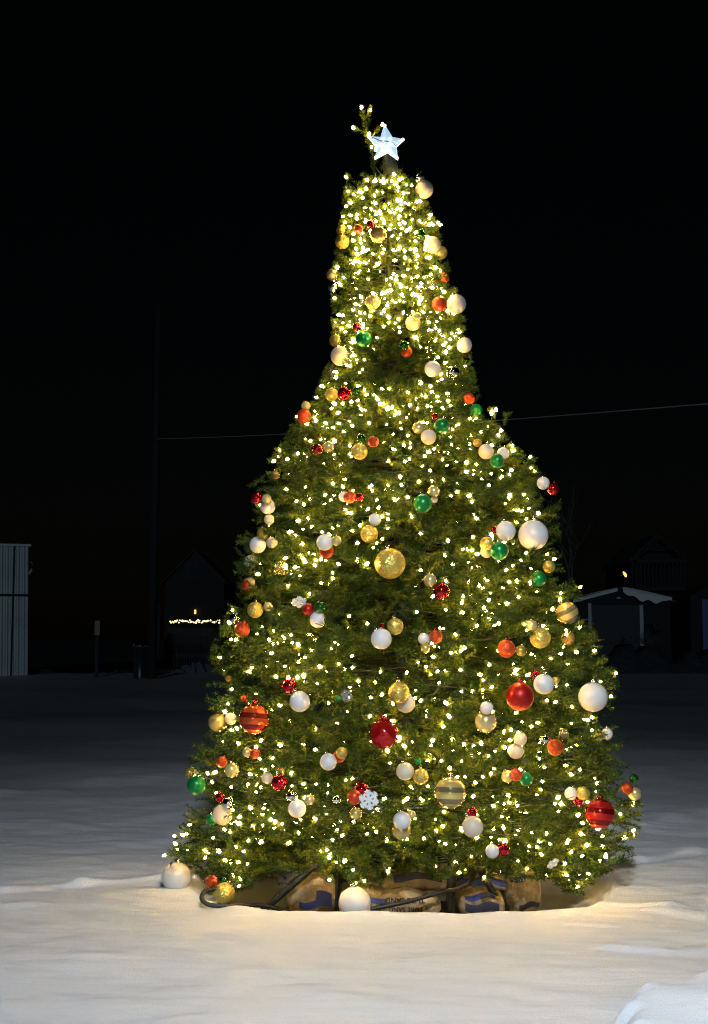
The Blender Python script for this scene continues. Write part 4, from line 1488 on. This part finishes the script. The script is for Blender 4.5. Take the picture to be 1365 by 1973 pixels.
for i in range(25):
    t_ = i / 24
    px = 1198 + (1292 - 1198) * t_
    xt, zt2 = px_local(px, 1137 + 20 * t_ ** 1.15, g, 66)
    drop = 0.42 * math.sin(math.pi * min(1, t_ * 1.05 + .03)) ** 0.6 * (0.8 + .2 * math.sin(t_ * 21)) + 0.02
    row = [bm.verts.new((xt, -0.34, zt2 - drop)), bm.verts.new((xt, -0.38, zt2 - drop * .4)), bm.verts.new((xt, -0.31, zt2 + .16)), bm.verts.new((xt, 4, zt2 + .2))]
    if prev:
        for j in range(3): bm.faces.new((prev[j], row[j], row[j + 1], prev[j + 1]))
    prev = row
bmesh.ops.recalc_face_normals(bm, faces=bm.faces)
from_bm('roof_snow', bm, 'roof_snow', g)
bm = bmesh.new()
pv = None
for i in range(12):
    t_ = i / 11
    xt, zt2 = px_local(1103 + 85 * t_, 1159 - 22 * t_, g, 66)
    row = [bm.verts.new((xt, -0.33, zt2 - .07)), bm.verts.new((xt, -0.33, zt2 + .11)), bm.verts.new((xt, 6, zt2 + .12))]
    if pv:
        for j in range(2): bm.faces.new((pv[j], row[j], row[j + 1], pv[j + 1]))
    pv = row
bmesh.ops.recalc_face_normals(bm, faces=bm.faces)
from_bm('roof_snow', bm, 'roof_snow', g)

YH = 78.0
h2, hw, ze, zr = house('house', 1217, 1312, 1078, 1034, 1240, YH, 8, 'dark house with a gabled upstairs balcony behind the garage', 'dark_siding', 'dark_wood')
bal = None
bm = bmesh.new()
xa, za = px_local(1219, 1082, h2, YH); xb, zb = px_local(1311, 1136, h2, YH)
for k in range(13):
    xx = xa + (xb - xa) * k / 12
    box(bm, xx - 0.05, xx + 0.05, -1.25, -1.15, zb + .1, za - 0.12 - (0.0))
box(bm, xa, xb, -1.3, -1.1, za - .117, za + .06)
box(bm, xa, xb, -1.3, -1.1, zb - .05, zb + .097)
box(bm, xa, xb, -1.297, -0.02, zb - .12, zb - .053)
from_bm('balcony', bm, 'pole_wood', h2, None, False)
bm = bmesh.new()
for s_ in (0, 1):
    xc = (xa + xb) / 2
    _, zpk = px_local(1265, 1036, h2, YH)
    tube(bm, [(xa if s_ else xb, -1.2, za + 0.06), (xc, -1.2, zpk)], 0.10, 6)
_, zmid = px_local(1265, 1058, h2, YH)
tube(bm, [(xc - 1.0, -1.2, zmid), (xc + 1.0, -1.2, zmid)], 0.06, 6)
from_bm('gable_frame', bm, 'pole_wood', h2)
q = at(1204, 1107, 76)
lp = empty('porch_lamp', (q.x, 76, -0.35), 'small orange lamp glowing on a thin post above the garage roof', 'lamp')
bm = bmesh.new(); tube(bm, [(0, 0, 0), (0, 0, q.z + .2)], 0.04, 6)
from_bm('lamp_post', bm, 'dark_wood', lp)
bm = bmesh.new(); tube(bm, [(-.09, -.02, q.z + .52), (-.02, -.02, q.z + .42), (.06, -.02, q.z + .28), (.09, -.02, q.z + .2)], [.03, .08, .08, .03], 8)
from_bm('lamp_head', bm, 'orange_lamp', lp)

q0, q1 = at(1330, 1150, 64), at(1420, 1150, 64)
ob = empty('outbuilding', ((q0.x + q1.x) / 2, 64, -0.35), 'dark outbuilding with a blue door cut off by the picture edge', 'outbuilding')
hw = (q1.x - q0.x) / 2
bm = bmesh.new()
box(bm, -hw, hw, 0, 4, 0, q0.z + .35)
v = [bm.verts.new(p) for p in ((-hw, 0, q0.z + .353), (hw, 0, q0.z + .353), (0, 0, q0.z + 1.1), (-hw, 4, q0.z + .353), (hw, 4, q0.z + .353), (0, 4, q0.z + 1.1))]
for f in ((0, 1, 2), (5, 4, 3), (1, 4, 5, 2), (3, 0, 2, 5)): bm.faces.new([v[i] for i in f])
from_bm('wall', bm, 'dark_siding', ob, None, False)
x0, z1 = px_local(1352, 1155, ob, 64); x1, z0 = px_local(1385, 1215, ob, 64)
boxed('door', (x0, x1, -0.08, -0.004, 0.1, z1), 'blue_paint', ob)

q = at(1232, 1226, 57.9)
bm = bmesh.new()
rs = random.Random(3)
for k in range(150):
    x0 = rs.gauss(0, 0.75); L = rs.uniform(.2, .7) * math.exp(-(x0 / 1.2) ** 2)
    dx = rs.uniform(-.6, .6)
    tube(bm, [(x0, rs.uniform(-.2, .2), 0), (x0 + dx * L * .5, rs.uniform(-.2, .2), L * .6), (x0 + dx * L, rs.uniform(-.2, .2), L)], [.012, .009, .004], 3, False)
o = from_bm('dry_brush', bm, 'bare_bark', None, (q.x, 58.4, q.z - 0.35))
tag(o, 'tangle of dry brush on the dark snow bank in front of the garage', 'brush')
q = at(1272, 1200, 64.5)
pl = empty('wooden_pallet', (q.x, 64.5, q.z - .35), 'pale slatted pallet leaning by the garage', 'pallet')
for k in range(4):
    o = boxed('slat', (-.22 + k * .14, -.14 + k * .14, -.02, .02, 0, .6), 'pole_wood', pl)
    o.rotation_euler = (0, -.35, 0)
